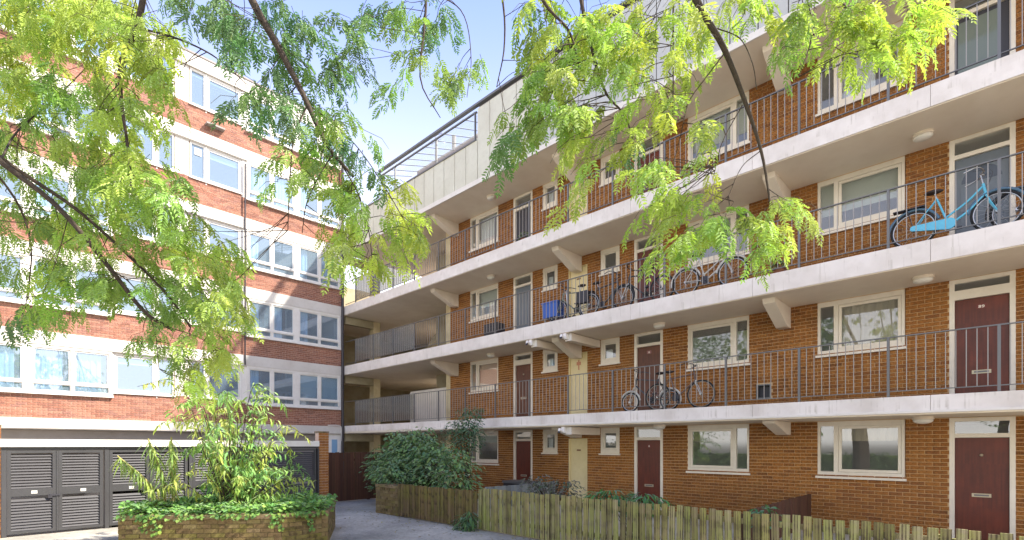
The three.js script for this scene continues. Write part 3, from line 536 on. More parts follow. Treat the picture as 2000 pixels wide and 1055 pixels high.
function lowWall(name, label, cat, segs, h, th, cap) {
  const t = thing(name, label, cat);
  for (const [ax, az, bx_, bz] of segs) {
    const L = Math.hypot(bx_ - ax, bz - az), g = group('wall_face', t, [ax, 0, az]); g.rotation.y = -Math.atan2(bz - az, bx_ - ax);
    mesh('core', bx(0, L, 0, h - 0.07, -th, -0.009), M.mossMortar, g);
    const list = layBricks(0, L, 0, h - 0.075, [], 0), mats = TONE_M.map(c => std({ map: mossTex, color: lin(...c), roughness: 0.95, bumpMap: grainBump, bumpScale: 0.005 })), gs = [];
    for (let k = 0; k < 8; k++) { const q = brickUnit.clone(), uv = q.attributes.uv, du = rr(0, 2), dv = rr(0, 2); for (let i = 0; i < uv.count; i++) uv.setXY(i, uv.getX(i) * 0.22 + du, uv.getY(i) * 0.2 + dv); gs.push(q); }
    for (const b of list) { const m = new THREE.Mesh(gs[b.t % 8], mats[(b.t >> 3) % 4]); m.name = 'brick'; m.castShadow = m.receiveShadow = true; m.position.set((b.u0 + b.u1) / 2, (b.y0 + b.y1) / 2, b.z + rr(-0.003, 0.004)); m.scale.set(b.u1 - b.u0, b.y1 - b.y0, 0.04); g.add(m); }
    mesh('coping', bx(-0.012, L + 0.012, h - 0.069, h, -th - 0.02, 0.015), M.mossBrick, g);
  } return t;
}
// planter: corners in plan, drawn so that each face looks outwards
const PL = [[10.33, 9.42], [12.08, 7.50], [12.12, 6.72], [10.4, 5.7], [9.0, 7.1], [9.0, 8.9]];
const planter = lowWall('brick_planter', 'raised mossy brick planter overflowing with ivy', 'planter', PL.map((p, i) => [...p, ...PL[(i + 1) % PL.length]]), 0.60, 0.20);
{ const sh = new THREE.Shape(PL.map(p => new THREE.Vector2(p[0], -p[1]))); const g = new THREE.ShapeGeometry(sh); g.rotateX(-Math.PI / 2); g.translate(0, 0.52, 0); mesh('soil', g, M.soil, planter); }
lowWall('block_pier', 'yellow green mossy brick pier at the end of the brown picket fence', 'wall', [[9.0, 3.86, 10.02, 3.86], [10.02, 3.86, 10.02, 3.4], [9.0, 3.4, 9.0, 3.86]], 0.75, 0.2);

// ------------------------------------------------------------------ bicycles (local: x forward, y up, wheels on y = 0)
const rubber = std({ color: lin(0.02, 0.02, 0.02), roughness: 0.85 }), chrome = std({ color: lin(0.5, 0.5, 0.5), roughness: 0.3, metalness: 0.8 }), leather = std({ color: lin(0.035, 0.02, 0.015), roughness: 0.6 });
function makeBike(label, pos, turn, color, o = {}) {
  const b = thing('bicycle', label, 'bicycle', 'bicycles on the balconies', pos, turn), paint = phy({ color: lin(...color), roughness: 0.35, clearcoat: 0.6, clearcoatRoughness: 0.2 });
  const r = o.r || 0.33, wb = 1.06, A = V(-wb / 2, r, 0), F = V(wb / 2, r, 0), BB = V(-0.06, 0.28, 0), head = V(0.36, 0.84, 0), headL = V(0.395, 0.66, 0), seat = V(-0.22, 0.78, 0);
  for (const c of [A, F]) {
    const w = group('wheel', b, [c.x, c.y, c.z]);
    mesh('tyre', torus(r - 0.018, 0.019, 36, 7), rubber, w); mesh('rim', torus(r - 0.042, 0.011, 36, 6), o.rim || chrome, w);
    const sp = []; for (let k = 0; k < 18; k++) { const a = k / 18 * 2 * Math.PI; sp.push(bar(V(Math.cos(a) * 0.03, Math.sin(a) * 0.03, k % 2 ? 0.02 : -0.02), V(Math.cos(a) * (r - 0.05), Math.sin(a) * (r - 0.05), 0), 0.0018, 3)); }
    mesh('spokes', sp, chrome, w).userData.kind = 'stuff'; mesh('hub', moved(new THREE.CylinderGeometry(0.025, 0.025, 0.09, 10), 0, 0, 0, 0, Math.PI / 2), chrome, w);
  }
  const fr = [bar(BB, seat, 0.017), bar(headL, head, 0.021)];
  if (o.step) { fr.push(tube(smooth([headL.clone().add(V(0, 0.02, 0)), V(0.2, 0.46, 0), BB], 10), 0.021, 0.021, 7), tube(smooth([head.clone().add(V(-0.01, -0.05, 0)), V(0.16, 0.60, 0), V(-0.10, 0.42, 0)], 10), 0.017, 0.017, 7)); }
  else fr.push(bar(headL, BB, 0.02), bar(head.clone().add(V(0, -0.03, 0)), seat.clone().lerp(BB, 0.08), 0.017));
  for (const s of [-0.055, 0.055]) { fr.push(bar(BB.clone().setZ(s * 0.7), A.clone().setZ(s), 0.011, 5), bar(seat.clone().setZ(s * 0.35), A.clone().setZ(s), 0.009, 5)); }
  mesh('frame', fr, paint, b);
  mesh('fork', [bar(headL, V(headL.x + 0.01, headL.y - 0.06, 0), 0.02)].concat([-0.05, 0.05].map(s => tube(smooth([V(headL.x + 0.01, headL.y - 0.05, s), V(0.46, 0.48, s), V(F.x, F.y, s)], 8), 0.012, 0.010, 5))), o.fork ? paint : chrome, b);
  const hb = head.clone().add(V(-0.03, 0.16, 0));
  mesh('handlebar', [bar(head, hb, 0.012), tube(smooth([V(hb.x - 0.20, hb.y - 0.02, -0.27), V(hb.x - 0.04, hb.y + 0.03, -0.24), V(hb.x + 0.04, hb.y + 0.01, -0.06), hb, V(hb.x + 0.04, hb.y + 0.01, 0.06), V(hb.x - 0.04, hb.y + 0.03, 0.24), V(hb.x - 0.20, hb.y - 0.02, 0.27)], 24), 0.011, 0.011, 6)], o.dark ? M.dark : chrome, b);
  mesh('cables', [tube(smooth([V(hb.x - 0.1, hb.y, 0.2), V(hb.x + 0.14, hb.y - 0.02, 0.08), V(head.x + 0.05, head.y - 0.12, 0.03), V(F.x - 0.05, F.y + 0.2, 0.05)], 14), 0.003, 0.003, 4), tube(smooth([V(hb.x - 0.1, hb.y, -0.2), V(hb.x + 0.12, hb.y + 0.02, -0.08), V(head.x, head.y - 0.1, -0.03), V(0.1, 0.55, -0.03)], 14), 0.003, 0.003, 4)], M.dark, b).userData.kind = 'stuff';
  const sp = seat.clone().add(V(-0.03, 0.11, 0)); mesh('seat_post', bar(seat, sp, 0.012), chrome, b);
  const sg = new THREE.SphereGeometry(0.5, 14, 8), pa = sg.attributes.position; for (let i = 0; i < pa.count; i++) { const x = pa.getX(i); pa.setZ(i, pa.getZ(i) * (x > 0 ? 1 - 0.75 * x * 2 * 0.8 : 1)); } sg.scale(0.27, 0.07, 0.17); sg.computeVertexNormals(); mesh('saddle', moved(sg, sp.x - 0.01, sp.y + 0.02, 0), leather, b);
  mesh('crank', [moved(new THREE.CylinderGeometry(0.09, 0.09, 0.008, 20), BB.x, BB.y, 0.05, 0, Math.PI / 2), bar(V(BB.x, BB.y, 0.07), V(BB.x + 0.12, BB.y - 0.12, 0.075), 0.010, 5), bar(V(BB.x, BB.y, -0.07), V(BB.x - 0.12, BB.y + 0.12, -0.075), 0.010, 5)], M.dark, b);
  mesh('pedal', bx(BB.x + 0.08, BB.x + 0.17, BB.y - 0.135, BB.y - 0.11, 0.08, 0.16), M.dark, b); mesh('pedal', bx(BB.x - 0.17, BB.x - 0.08, BB.y + 0.11, BB.y + 0.135, -0.16, -0.08), M.dark, b);
  if (o.guards) { for (const [c, a0, a1] of [[A, 0.3, 3.3], [F, 0.5, 3.0]]) { const g = new THREE.TorusGeometry(r + 0.025, 0.024, 5, 22, a1 - a0); g.rotateZ(a0); g.translate(c.x, c.y, 0); mesh('mudguard', g, o.guardMat || paint, b); } }
  if (o.chainCase) { const s = new THREE.Shape(); s.absarc(BB.x, BB.y, 0.095, -Math.PI / 2, Math.PI / 2, false); s.absarc(A.x, A.y, 0.045, Math.PI / 2, 1.5 * Math.PI, false); s.closePath(); const g = new THREE.ExtrudeGeometry(s, { depth: 0.03, bevelEnabled: false }); g.translate(0, 0, 0.055); mesh('chain_case', g, paint, b); }
  if (o.basket) { const g = []; const [x0, x1, y0, y1, w0, w1] = [0.42, 0.74, 0.74, 1.0, 0.12, 0.18]; for (let k = 0; k <= 8; k++) { const t = k / 8; g.push(bar(V(x0 + 0.02 + t * (x1 - x0 - 0.04), y0, -w0), V(x0 + t * (x1 - x0), y1, -w1), 0.003, 3), bar(V(x0 + 0.02 + t * (x1 - x0 - 0.04), y0, w0), V(x0 + t * (x1 - x0), y1, w1), 0.003, 3)); } for (let k = 0; k <= 4; k++) { const t = k / 4, y = y0 + t * (y1 - y0), w = w0 + t * (w1 - w0), e = 0.02 * (1 - t); g.push(bar(V(x0 + e, y, -w), V(x1 - e, y, -w), 0.004, 3), bar(V(x0 + e, y, w), V(x1 - e, y, w), 0.004, 3), bar(V(x0 + e, y, -w), V(x0 + e, y, w), 0.004, 3), bar(V(x1 - e, y, -w), V(x1 - e, y, w), 0.004, 3)); } mesh('basket', g, o.basket, b).userData.kind = 'stuff'; }
  if (o.rack) mesh('carrier', [bx(-0.82, -0.36, 0.70, 0.715, -0.06, 0.06), bar(V(-0.62, 0.70, 0.05), V(A.x, A.y, 0.06), 0.006, 4), bar(V(-0.62, 0.70, -0.05), V(A.x, A.y, -0.06), 0.006, 4)], M.dark, b);
  if (o.pannier) mesh('pannier', bx(-0.80, -0.45, 0.40, 0.72, 0.065, 0.19), o.pannier, b);
  return b;
}
const D2 = FL[2] + 0.002, D1 = FL[1] + 0.002;
const bikeRail = -0.30;
makeBike('sky blue step-through town bicycle leaning on the middle balcony railing', [20.16, D2, bikeRail], 0, [0.10, 0.50, 0.68], { step: true, guards: true, guardMat: std({ color: lin(0.08, 0.16, 0.24), roughness: 0.4 }), chainCase: true, rack: true, fork: true });
makeBike('second bicycle with dark frame standing just past the sky blue one', [21.45, D2, bikeRail - 0.15], 0, [0.03, 0.04, 0.05], { guards: true, dark: true });
makeBike('grey green bicycle before the pale yellow door on the middle balcony', [12.25, D2, bikeRail], Math.PI, [0.16, 0.19, 0.15], { fork: true, dark: true });
makeBike('black bicycle with dark panniers beside the small window on the middle balcony', [13.2, D2, bikeRail - 0.1], 0, [0.03, 0.03, 0.035], { guards: true, rack: true, pannier: M.dark, dark: true });
makeBike('black racing bicycle before the maroon door on the middle balcony', [14.35, D2, bikeRail], Math.PI, [0.02, 0.02, 0.02], { dark: true, rim: M.dark });
makeBike('pale silver bicycle with wire basket hanging by the leaves on the middle balcony', [16.0, D2, bikeRail], 0, [0.55, 0.52, 0.46], { step: true, guards: true, fork: true, basket: std({ color: lin(0.5, 0.48, 0.42), roughness: 0.5 }) });
makeBike('dark folding bicycle with white mudguard before the mauve door on the lowest balcony', [14.52, D1, bikeRail - 0.05], Math.PI, [0.04, 0.04, 0.045], { r: 0.25, guards: true, guardMat: std({ color: lin(0.6, 0.58, 0.52), roughness: 0.4 }), dark: true });
makeBike('brown bicycle with black bars on the lowest balcony under the wide window', [15.30, D1, bikeRail], 0, [0.14, 0.08, 0.06], { dark: true, rim: std({ color: lin(0.25, 0.2, 0.15), roughness: 0.5 }) });
scene.children.filter(o => /^bicycle/.test(o.name)).forEach(o => { o.rotation.x = -0.04; });
{ // storage box, crate, scooter on the middle balcony
  const s = thing('storage_box', 'blue plastic storage box on short legs on the middle balcony', 'box', null, [11.45, D2, -0.42]);
  const g = bx(-0.28, 0.28, 0.22, 0.62, -0.18, 0.18), p = g.attributes.position; for (let i = 0; i < p.count; i++) if (p.getY(i) < 0.3) { p.setX(i, p.getX(i) * 0.9); p.setZ(i, p.getZ(i) * 0.9); }
  const blue = std({ color: lin(0.02, 0.10, 0.42), roughness: 0.4 }); mesh('tub', g, blue, s); mesh('lid', bx(-0.30, 0.30, 0.621, 0.655, -0.20, 0.20), blue, s); for (const [x, z] of [[-0.2, -0.12], [0.2, -0.12], [-0.2, 0.12], [0.2, 0.12]]) mesh('leg', bx(x - 0.02, x + 0.02, 0, 0.225, z - 0.02, z + 0.02), M.baluster, s);
  const k = thing('kick_scooter', 'black kick scooter parked beside the blue storage box', 'scooter', null, [11.82, D2, -0.30]);
  mesh('deck', bx(-0.25, 0.25, 0.08, 0.105, -0.05, 0.05), M.dark, k); mesh('stem', bar(V(0.27, 0.09, 0), V(0.18, 0.88, 0), 0.016), chrome, k); mesh('handlebar', bar(V(0.18, 0.87, -0.2), V(0.18, 0.87, 0.2), 0.014), M.dark, k);
  for (const x of [-0.3, 0.3]) mesh('wheel', moved(new THREE.CylinderGeometry(0.07, 0.07, 0.03, 16), x, 0.07, 0, 0, Math.PI / 2), rubber, k);
  const c = thing('plant_crate', 'black slatted crate on the middle balcony beside the grey door', 'crate', null, [9.0, D2, -0.45]);
  for (let i = 0; i < 5; i++) mesh('slat', bx(-0.3, 0.3, 0.03 + i * 0.09, 0.09 + i * 0.09, 0.17, 0.19), M.dark, c); mesh('box', bx(-0.3, 0.3, 0, 0.45, -0.18, 0.169), M.dark, c);
  const b = thing('garden_bin', 'low black garden storage chest by the ground floor wall', 'chest', null, [10.0, 0.03, -0.6]);
  mesh('body', bx(-0.5, 0.5, 0, 0.55, -0.25, 0.25), M.dark, b); mesh('lid', bx(-0.53, 0.53, 0.551, 0.62, -0.28, 0.28), M.metal, b);
}

// ------------------------------------------------------------------ leaves
// one leaf blade: pointed, folded along the midrib; base at the origin, tip along +x
function bladePoints(L, W, droop = 0.1, fold = 0.18) {
  const a = [], n = [[0, 0], [0.22, 0.8], [0.5, 1], [0.8, 0.55], [1, 0]];
  const mid = n.map(([t]) => [t * L, -droop * L * t * t, 0]);
  const tri = [];
  for (let i = 0; i + 1 < n.length; i++) for (const s of [1, -1]) {
    const e = k => [n[k][0] * L, mid[k][1] + fold * W * n[k][1] * 0.5, s * W * 0.5 * n[k][1]];
    const p0 = mid[i], p1 = mid[i + 1], q0 = e(i), q1 = e(i + 1);
    if (n[i][1] > 0) tri.push(...(s > 0 ? [p0, q0, p1] : [p0, p1, q0]));
    if (n[i + 1][1] > 0) tri.push(...(s > 0 ? (n[i][1] > 0 ? [q0, q1, p1] : [p0, q1, p1]) : (n[i][1] > 0 ? [q0, p1, q1] : [p0, p1, q1])));
  }
  return tri;
}
function bladeGeo(L, W, droop, fold) { const g = new THREE.BufferGeometry(); g.setAttribute('position', new THREE.Float32BufferAttribute(bladePoints(L, W, droop, fold).flat(), 3)); g.computeVertexNormals(); return g; }
const leafMat = (rough = 0.6, tr = 0.45) => phy({ color: 0xffffff, roughness: 1, transmission: tr, thickness: 0 });
// a drooping spray: a twig with pinnate leaves of small paired leaflets
function sprayGeo(seed, nLeaves, twigL) {
  const r = rngOf(seed), q = (a, b) => a + (b - a) * r(), pos = [], simple = bladePoints(1, 1, 0.12, 0.25);
  const m = new THREE.Matrix4(), v = V(0, 0, 0);
  const tw = []; const dir = V(1, -0.15, 0); let p = V(0, 0, 0); for (let i = 0; i <= 8; i++) { tw.push(p.clone()); p.addScaledVector(dir.clone().normalize(), twigL / 8); dir.y -= 0.16; dir.z += q(-0.12, 0.12); }
  for (let k = 0; k < nLeaves; k++) {
    const t = 0.15 + 0.85 * k / (nLeaves - 1), base = tw[Math.min(8, Math.floor(t * 8))].clone(), side = k % 2 ? 1 : -1, last = k === nLeaves - 1;
    const yaw = last ? q(-0.2, 0.2) : side * q(0.6, 1.25), len = q(0.15, 0.23), n = 5 + Math.floor(q(0, 2.5));
    const Mx = new THREE.Matrix4().makeRotationFromEuler(new THREE.Euler(q(-0.5, 0.5), yaw, -q(0.35, 0.95), 'YZX')); Mx.setPosition(base);
    const put = (x, ang, L, W) => { m.makeRotationFromEuler(new THREE.Euler(q(-0.4, 0.4), ang, q(-0.25, 0.15), 'YXZ')); const sc = new THREE.Matrix4().makeScale(L, L, W); m.multiply(sc); m.setPosition(x, -0.35 * x * x / len, 0); const mm = Mx.clone().multiply(m); for (const s of simple) { v.set(...s).applyMatrix4(mm); pos.push(v.x, v.y, v.z); } };
    for (let i = 0; i < n; i++) { const x = len * (0.22 + 0.72 * i / (n - 1)), L = 0.062 * (0.75 + 0.45 * Math.sin(Math.PI * (i + 0.6) / n)); put(x, q(0.75, 1.1), L, 0.021); put(x, -q(0.75, 1.1), L, 0.021); }
    put(len, 0, 0.055, 0.022);
  }
  const g = new THREE.BufferGeometry(); g.setAttribute('position', new THREE.Float32BufferAttribute(pos, 3)); g.computeVertexNormals();
  g.setAttribute('uv', new THREE.Float32BufferAttribute(new Float32Array(pos.length / 3 * 2), 2)); return g;
}
function instances(name, parent, geo, mat, list, kind = 'stuff') {  // list: {p, q(Euler), s, c}
  const im = new THREE.InstancedMesh(geo, mat, list.length), d = new THREE.Object3D();
  list.forEach((e, i) => { d.position.copy(e.p); d.rotation.set(...e.e, 'YXZ'); d.scale.setScalar(e.s); d.updateMatrix(); im.setMatrixAt(i, d.matrix); im.setColorAt(i, e.c); });
  im.name = name; im.castShadow = im.receiveShadow = true; if (kind) im.userData.kind = kind; parent.add(im); return im;
}
const tint = (base, j) => { const k = 1 + rr(-j, j); return lin(base[0] * k * rr(0.82, 1.12), base[1] * k, base[2] * k * rr(0.7, 1.3)); };

// ------------------------------------------------------------------ the overhanging tree; trunk stands left of the view
const TRUNK = V(16.4, 0, 12.1);
{
  const tree = thing('overhanging_tree', 'large tree with fine feathery leaves hanging into the courtyard from above', 'tree', null, [TRUNK.x, 0, TRUNK.z]);
  const L = p => p.clone().sub(TRUNK);
  const tp = [V(0, 0, 0), V(0.05, 1.2, -0.05), V(-0.05, 2.6, 0.1), V(0.1, 4.0, -0.1), V(0.25, 5.2, -0.35)];
  const tg = tube(smooth(tp, 20), 0.33, 0.22, 14), pp = tg.attributes.position; for (let i = 0; i < pp.count; i++) { const k = 1 + 0.10 * NOISE.noise(pp.getX(i) * 6, pp.getY(i) * 1.5, pp.getZ(i) * 6) + 0.35 * Math.exp(-pp.getY(i) * 5); pp.setX(i, pp.getX(i) * k); pp.setZ(i, pp.getZ(i) * k); } tg.computeVertexNormals();
  mesh('trunk', tg, M.bark, tree);
  const nodes = [];
  const branch = (pts, r0, r1, n = 18, name = 'branch') => { const s = smooth(pts.map(L), n); s.forEach((p, i) => { if (i > n * 0.15) nodes.push(p); }); mesh(name, tube(s, r0 * 0.47, r1 * 0.7, 7), M.bark, tree); };
  const W = p => p.clone().add(TRUNK);
  const top = W(V(0.1, 4.0, -0.1)), top2 = W(V(0.25, 5.2, -0.35));
  // limbs that leave the trunk and pass above the frame
  branch([W(V(0, 3.1, 0)), at(-420, 60, 4.0), at(-150, 190, 4.6), at(0, 315, 4.8), at(110, 402, 4.9), at(215, 525, 5.0), at(285, 612, 5.0), at(338, 645, 5.0)], 0.075, 0.022, 30, 'limb');
  branch([at(-120, 215, 4.65), at(20, 322, 5.0), at(140, 402, 5.2), at(230, 480, 5.3), at(330, 580, 5.3), at(372, 640, 5.3)], 0.05, 0.012);
  branch([top, at(-300, -260, 4.2), at(60, -230, 4.8), at(270, -90, 5.0), at(268, 50, 5.0), at(238, 115, 5.0), at(236, 190, 5.0), at(250, 290, 5.0), at(258, 385, 5.0)], 0.10, 0.010, 34, 'limb');
  branch([at(268, 54, 5.0), at(345, 75, 5.0), at(415, 108, 5.0), at(468, 152, 5.0)], 0.022, 0.008);
  branch([top2, at(-150, -560, 4.0), at(250, -420, 4.6), at(430, -160, 4.9), at(492, 0, 4.9), at(545, 95, 4.9), at(592, 185, 4.9), at(640, 285, 4.9), at(690, 345, 4.9)], 0.13, 0.020, 36, 'limb');
  branch([at(600, 205, 4.9), at(575, 265, 4.85), at(566, 350, 4.8), at(562, 450, 4.8)], 0.016, 0.006);
  branch([at(650, 300, 4.9), at(620, 350, 4.8), at(598, 400, 4.8), at(590, 455, 4.8)], 0.014, 0.006);
  branch([at(660, 310, 4.9), at(700, 380, 4.95), at(720, 450, 5.0), at(728, 520, 5.0)], 0.014, 0.006);
  branch([at(610, 210, 4.9), at(655, 245, 5), at(700, 290, 5.1), at(760, 380, 5.2), at(800, 450, 5.2)], 0.012, 0.006);
  branch([top2, at(200, -760, 3.8), at(700, -640, 4.2), at(1080, -480, 4.4), at(1290, -180, 4.5), at(1360, 0, 4.5), at(1412, 90, 4.5), at(1452, 190, 4.5), at(1488, 300, 4.5), at(1508, 425, 4.5)], 0.13, 0.010, 40, 'limb');
  branch([at(1418, 100, 4.5), at(1380, 150, 4.5), at(1345, 200, 4.5), at(1335, 240, 4.5)], 0.012, 0.005);
  branch([at(1400, 55, 4.5), at(1445, 75, 4.5), at(1470, 125, 4.5), at(1478, 175, 4.5)], 0.012, 0.005);
  branch([at(1485, 295, 4.5), at(1450, 325, 4.5), at(1420, 390, 4.5)], 0.009, 0.004);
  branch([at(1450, 205, 4.5), at(1410, 280, 4.45), at(1395, 340, 4.4)], 0.010, 0.004);
  branch([at(900, -560, 4.3), at(1000, -250, 4.4), at(1060, 0, 4.4), at(1112, 62, 4.4), at(1132, 135, 4.4)], 0.05, 0.007);
  branch([at(1080, -480, 4.4), at(1120, -160, 4.4), at(1135, 0, 4.4), at(1160, 110, 4.4), at(1185, 185, 4.4), at(1220, 225, 4.4), at(1238, 280, 4.4)], 0.05, 0.006);
  branch([at(1240, -300, 4.5), at(1310, -80, 4.4), at(1315, 60, 4.4), at(1314, 240, 4.4)], 0.03, 0.006);
  branch([at(820, -580, 4.3), at(900, -250, 4.8), at(978, -20, 5.0), at(985, 90, 5.0), at(970, 170, 5.0)], 0.04, 0.006);
  branch([at(600, -630, 4.2), at(760, -260, 5.2), at(830, -20, 5.4), at(828, 60, 5.4), at(822, 160, 5.4), at(860, 230, 5.4)], 0.05, 0.006);
  branch([at(830, -20, 5.4), at(900, 20, 5.4), at(920, 110, 5.4), at(912, 190, 5.4)], 0.014, 0.005);
  branch([at(1290, -180, 4.5), at(1500, -120, 4.4), at(1620, -20, 4.4), at(1690, 60, 4.4), at(1745, 120, 4.4)], 0.05, 0.006);
  branch([at(1500, -120, 4.4), at(1570, -20, 4.4), at(1585, 70, 4.4), at(1560, 150, 4.4)], 0.02, 0.004);
  branch([at(-120, 215, 4.65), at(30, 390, 5.4), at(60, 480, 5.5), at(50, 600, 5.6)], 0.03, 0.006);
  branch([at(0, 315, 4.8), at(40, 250, 5.6), at(110, 190, 6.0), at(180, 120, 6.2)], 0.022, 0.008);
  branch([at(215, 525, 5.0), at(260, 560, 4.9), at(300, 640, 4.9), at(310, 720, 4.9)], 0.014, 0.004);
  branch([at(330, 640, 5.0), at(390, 660, 5.1), at(430, 690, 5.2)], 0.012, 0.004);

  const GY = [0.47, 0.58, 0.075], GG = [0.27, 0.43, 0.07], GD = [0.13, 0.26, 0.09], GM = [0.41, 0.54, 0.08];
  // foliage masses: photo centre, half width, half height, depth, sprays, colour
  const mass = [
    [60, 40, 110, 70, 5.6, 18, GY], [190, 60, 100, 80, 5.4, 18, GY], [290, 90, 60, 70, 5.2, 8, GY], [320, 170, 45, 60, 5.2, 4, GM], [40, 160, 80, 70, 6.0, 15, GY], [150, 190, 90, 80, 5.8, 12, GG], [225, 250, 60, 70, 5.4, 10, GY],
    [50, 300, 80, 70, 6.0, 9, GG], [150, 330, 90, 80, 5.6, 12, GG], [255, 360, 70, 70, 5.3, 9, GM], [310, 400, 60, 60, 5.2, 6, GG], [60, 440, 80, 70, 5.8, 8, GG], [170, 450, 90, 60, 5.5, 10, GM], [290, 480, 80, 70, 5.3, 11, GM], [380, 500, 60, 60, 5.2, 7, GM], [440, 545, 50, 50, 5.2, 6, GM],
    [60, 540, 90, 40, 5.6, 7, GG], [190, 560, 90, 45, 5.4, 8, GG], [320, 590, 90, 50, 5.2, 9, GG], [420, 620, 60, 50, 5.2, 6, GM], [30, 640, 50, 35, 5.4, 3, GD], [330, 690, 60, 40, 5.1, 4, GG], [400, 700, 50, 50, 5.2, 5, GM], [360, 760, 40, 30, 5.1, 2, GM], [95, 615, 60, 25, 5.4, 3, GG],
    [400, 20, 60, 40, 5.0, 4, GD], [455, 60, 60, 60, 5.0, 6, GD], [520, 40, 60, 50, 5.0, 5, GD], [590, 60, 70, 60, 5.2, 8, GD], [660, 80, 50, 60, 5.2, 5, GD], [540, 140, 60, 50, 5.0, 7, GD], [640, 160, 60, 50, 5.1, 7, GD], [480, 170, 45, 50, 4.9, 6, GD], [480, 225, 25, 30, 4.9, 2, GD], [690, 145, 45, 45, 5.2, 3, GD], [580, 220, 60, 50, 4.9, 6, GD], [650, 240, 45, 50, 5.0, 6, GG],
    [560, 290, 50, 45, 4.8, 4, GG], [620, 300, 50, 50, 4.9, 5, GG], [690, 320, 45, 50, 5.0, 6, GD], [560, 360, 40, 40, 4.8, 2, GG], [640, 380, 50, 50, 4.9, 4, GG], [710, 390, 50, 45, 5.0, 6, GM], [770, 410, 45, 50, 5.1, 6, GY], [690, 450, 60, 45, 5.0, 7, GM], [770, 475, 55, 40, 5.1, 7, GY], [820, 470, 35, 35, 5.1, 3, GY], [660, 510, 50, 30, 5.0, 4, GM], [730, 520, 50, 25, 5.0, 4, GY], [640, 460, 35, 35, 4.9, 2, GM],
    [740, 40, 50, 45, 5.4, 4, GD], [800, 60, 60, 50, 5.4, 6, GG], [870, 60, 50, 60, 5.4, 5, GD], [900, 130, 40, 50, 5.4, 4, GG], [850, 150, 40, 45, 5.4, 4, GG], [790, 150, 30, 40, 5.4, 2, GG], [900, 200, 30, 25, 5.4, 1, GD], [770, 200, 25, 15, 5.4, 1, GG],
    [1020, 40, 40, 50, 4.6, 3, GD], [1070, 60, 60, 60, 4.5, 8, GM], [1050, 150, 55, 60, 4.5, 8, GG], [1030, 240, 50, 45, 4.5, 6, GG], [1020, 290, 40, 35, 4.5, 4, GD], [1130, 60, 60, 50, 4.4, 8, GY], [1110, 150, 55, 60, 4.4, 8, GM], [1100, 240, 55, 50, 4.4, 8, GG], [1120, 310, 40, 30, 4.4, 3, GY], [1200, 50, 70, 50, 4.4, 8, GY], [1190, 140, 60, 60, 4.4, 8, GM], [1180, 230, 55, 45, 4.4, 6, GY], [1200, 310, 60, 35, 4.3, 6, GM], [1160, 395, 26, 38, 4.3, 3, GY], [1240, 300, 30, 40, 4.3, 2, GD],
    [1280, 40, 60, 45, 4.4, 8, GY], [1300, 120, 60, 55, 4.4, 9, GY], [1280, 200, 60, 50, 4.4, 7, GY], [1350, 80, 40, 50, 4.4, 4, GM], [1380, 30, 50, 40, 4.4, 5, GY], [1440, 40, 50, 40, 4.4, 5, GY], [1490, 55, 40, 25, 4.4, 2, GY], [1300, 260, 45, 35, 4.3, 3, GY], [1380, 275, 40, 30, 4.3, 4, GY], [1290, 370, 60, 45, 4.3, 7, GY], [1360, 360, 50, 35, 4.3, 4, GY], [1350, 430, 60, 40, 4.3, 7, GM], [1300, 440, 30, 25, 4.3, 2, GY], [1340, 490, 45, 30, 4.3, 5, [0.24, 0.40, 0.03]], [1410, 460, 50, 40, 4.3, 5, [0.26, 0.42, 0.03]], [1480, 440, 55, 45, 4.4, 8, GM], [1500, 490, 45, 35, 4.4, 5, [0.26, 0.42, 0.03]], [1530, 430, 25, 25, 4.4, 2, GM],
    [1570, 40, 50, 45, 4.3, 6, GG], [1570, 100, 30, 35, 4.3, 3, GG], [1630, 50, 55, 50, 4.3, 8, GY], [1680, 100, 50, 45, 4.3, 7, GY], [1720, 50, 55, 45, 4.3, 8, GY], [1750, 100, 40, 35, 4.3, 5, GY], [1780, 45, 45, 45, 4.3, 5, GY], [1820, 20, 25, 20, 4.3, 2, GY], [1660, 145, 25, 20, 4.3, 1, GM],
    // above the frame
    [150, -150, 250, 110, 5.0, 22, GM], [550, -160, 200, 110, 4.8, 16, GG], [950, -160, 200, 110, 4.6, 14, GM], [1350, -150, 200, 100, 4.4, 15, GY], [1650, -90, 120, 60, 4.3, 8, GY], [-200, 250, 150, 250, 5.2, 18, GG], [-250, -150, 200, 150, 4.6, 12, GG],
  ];
  const sprays = [[], [], [], [], [], []], twigs = [];
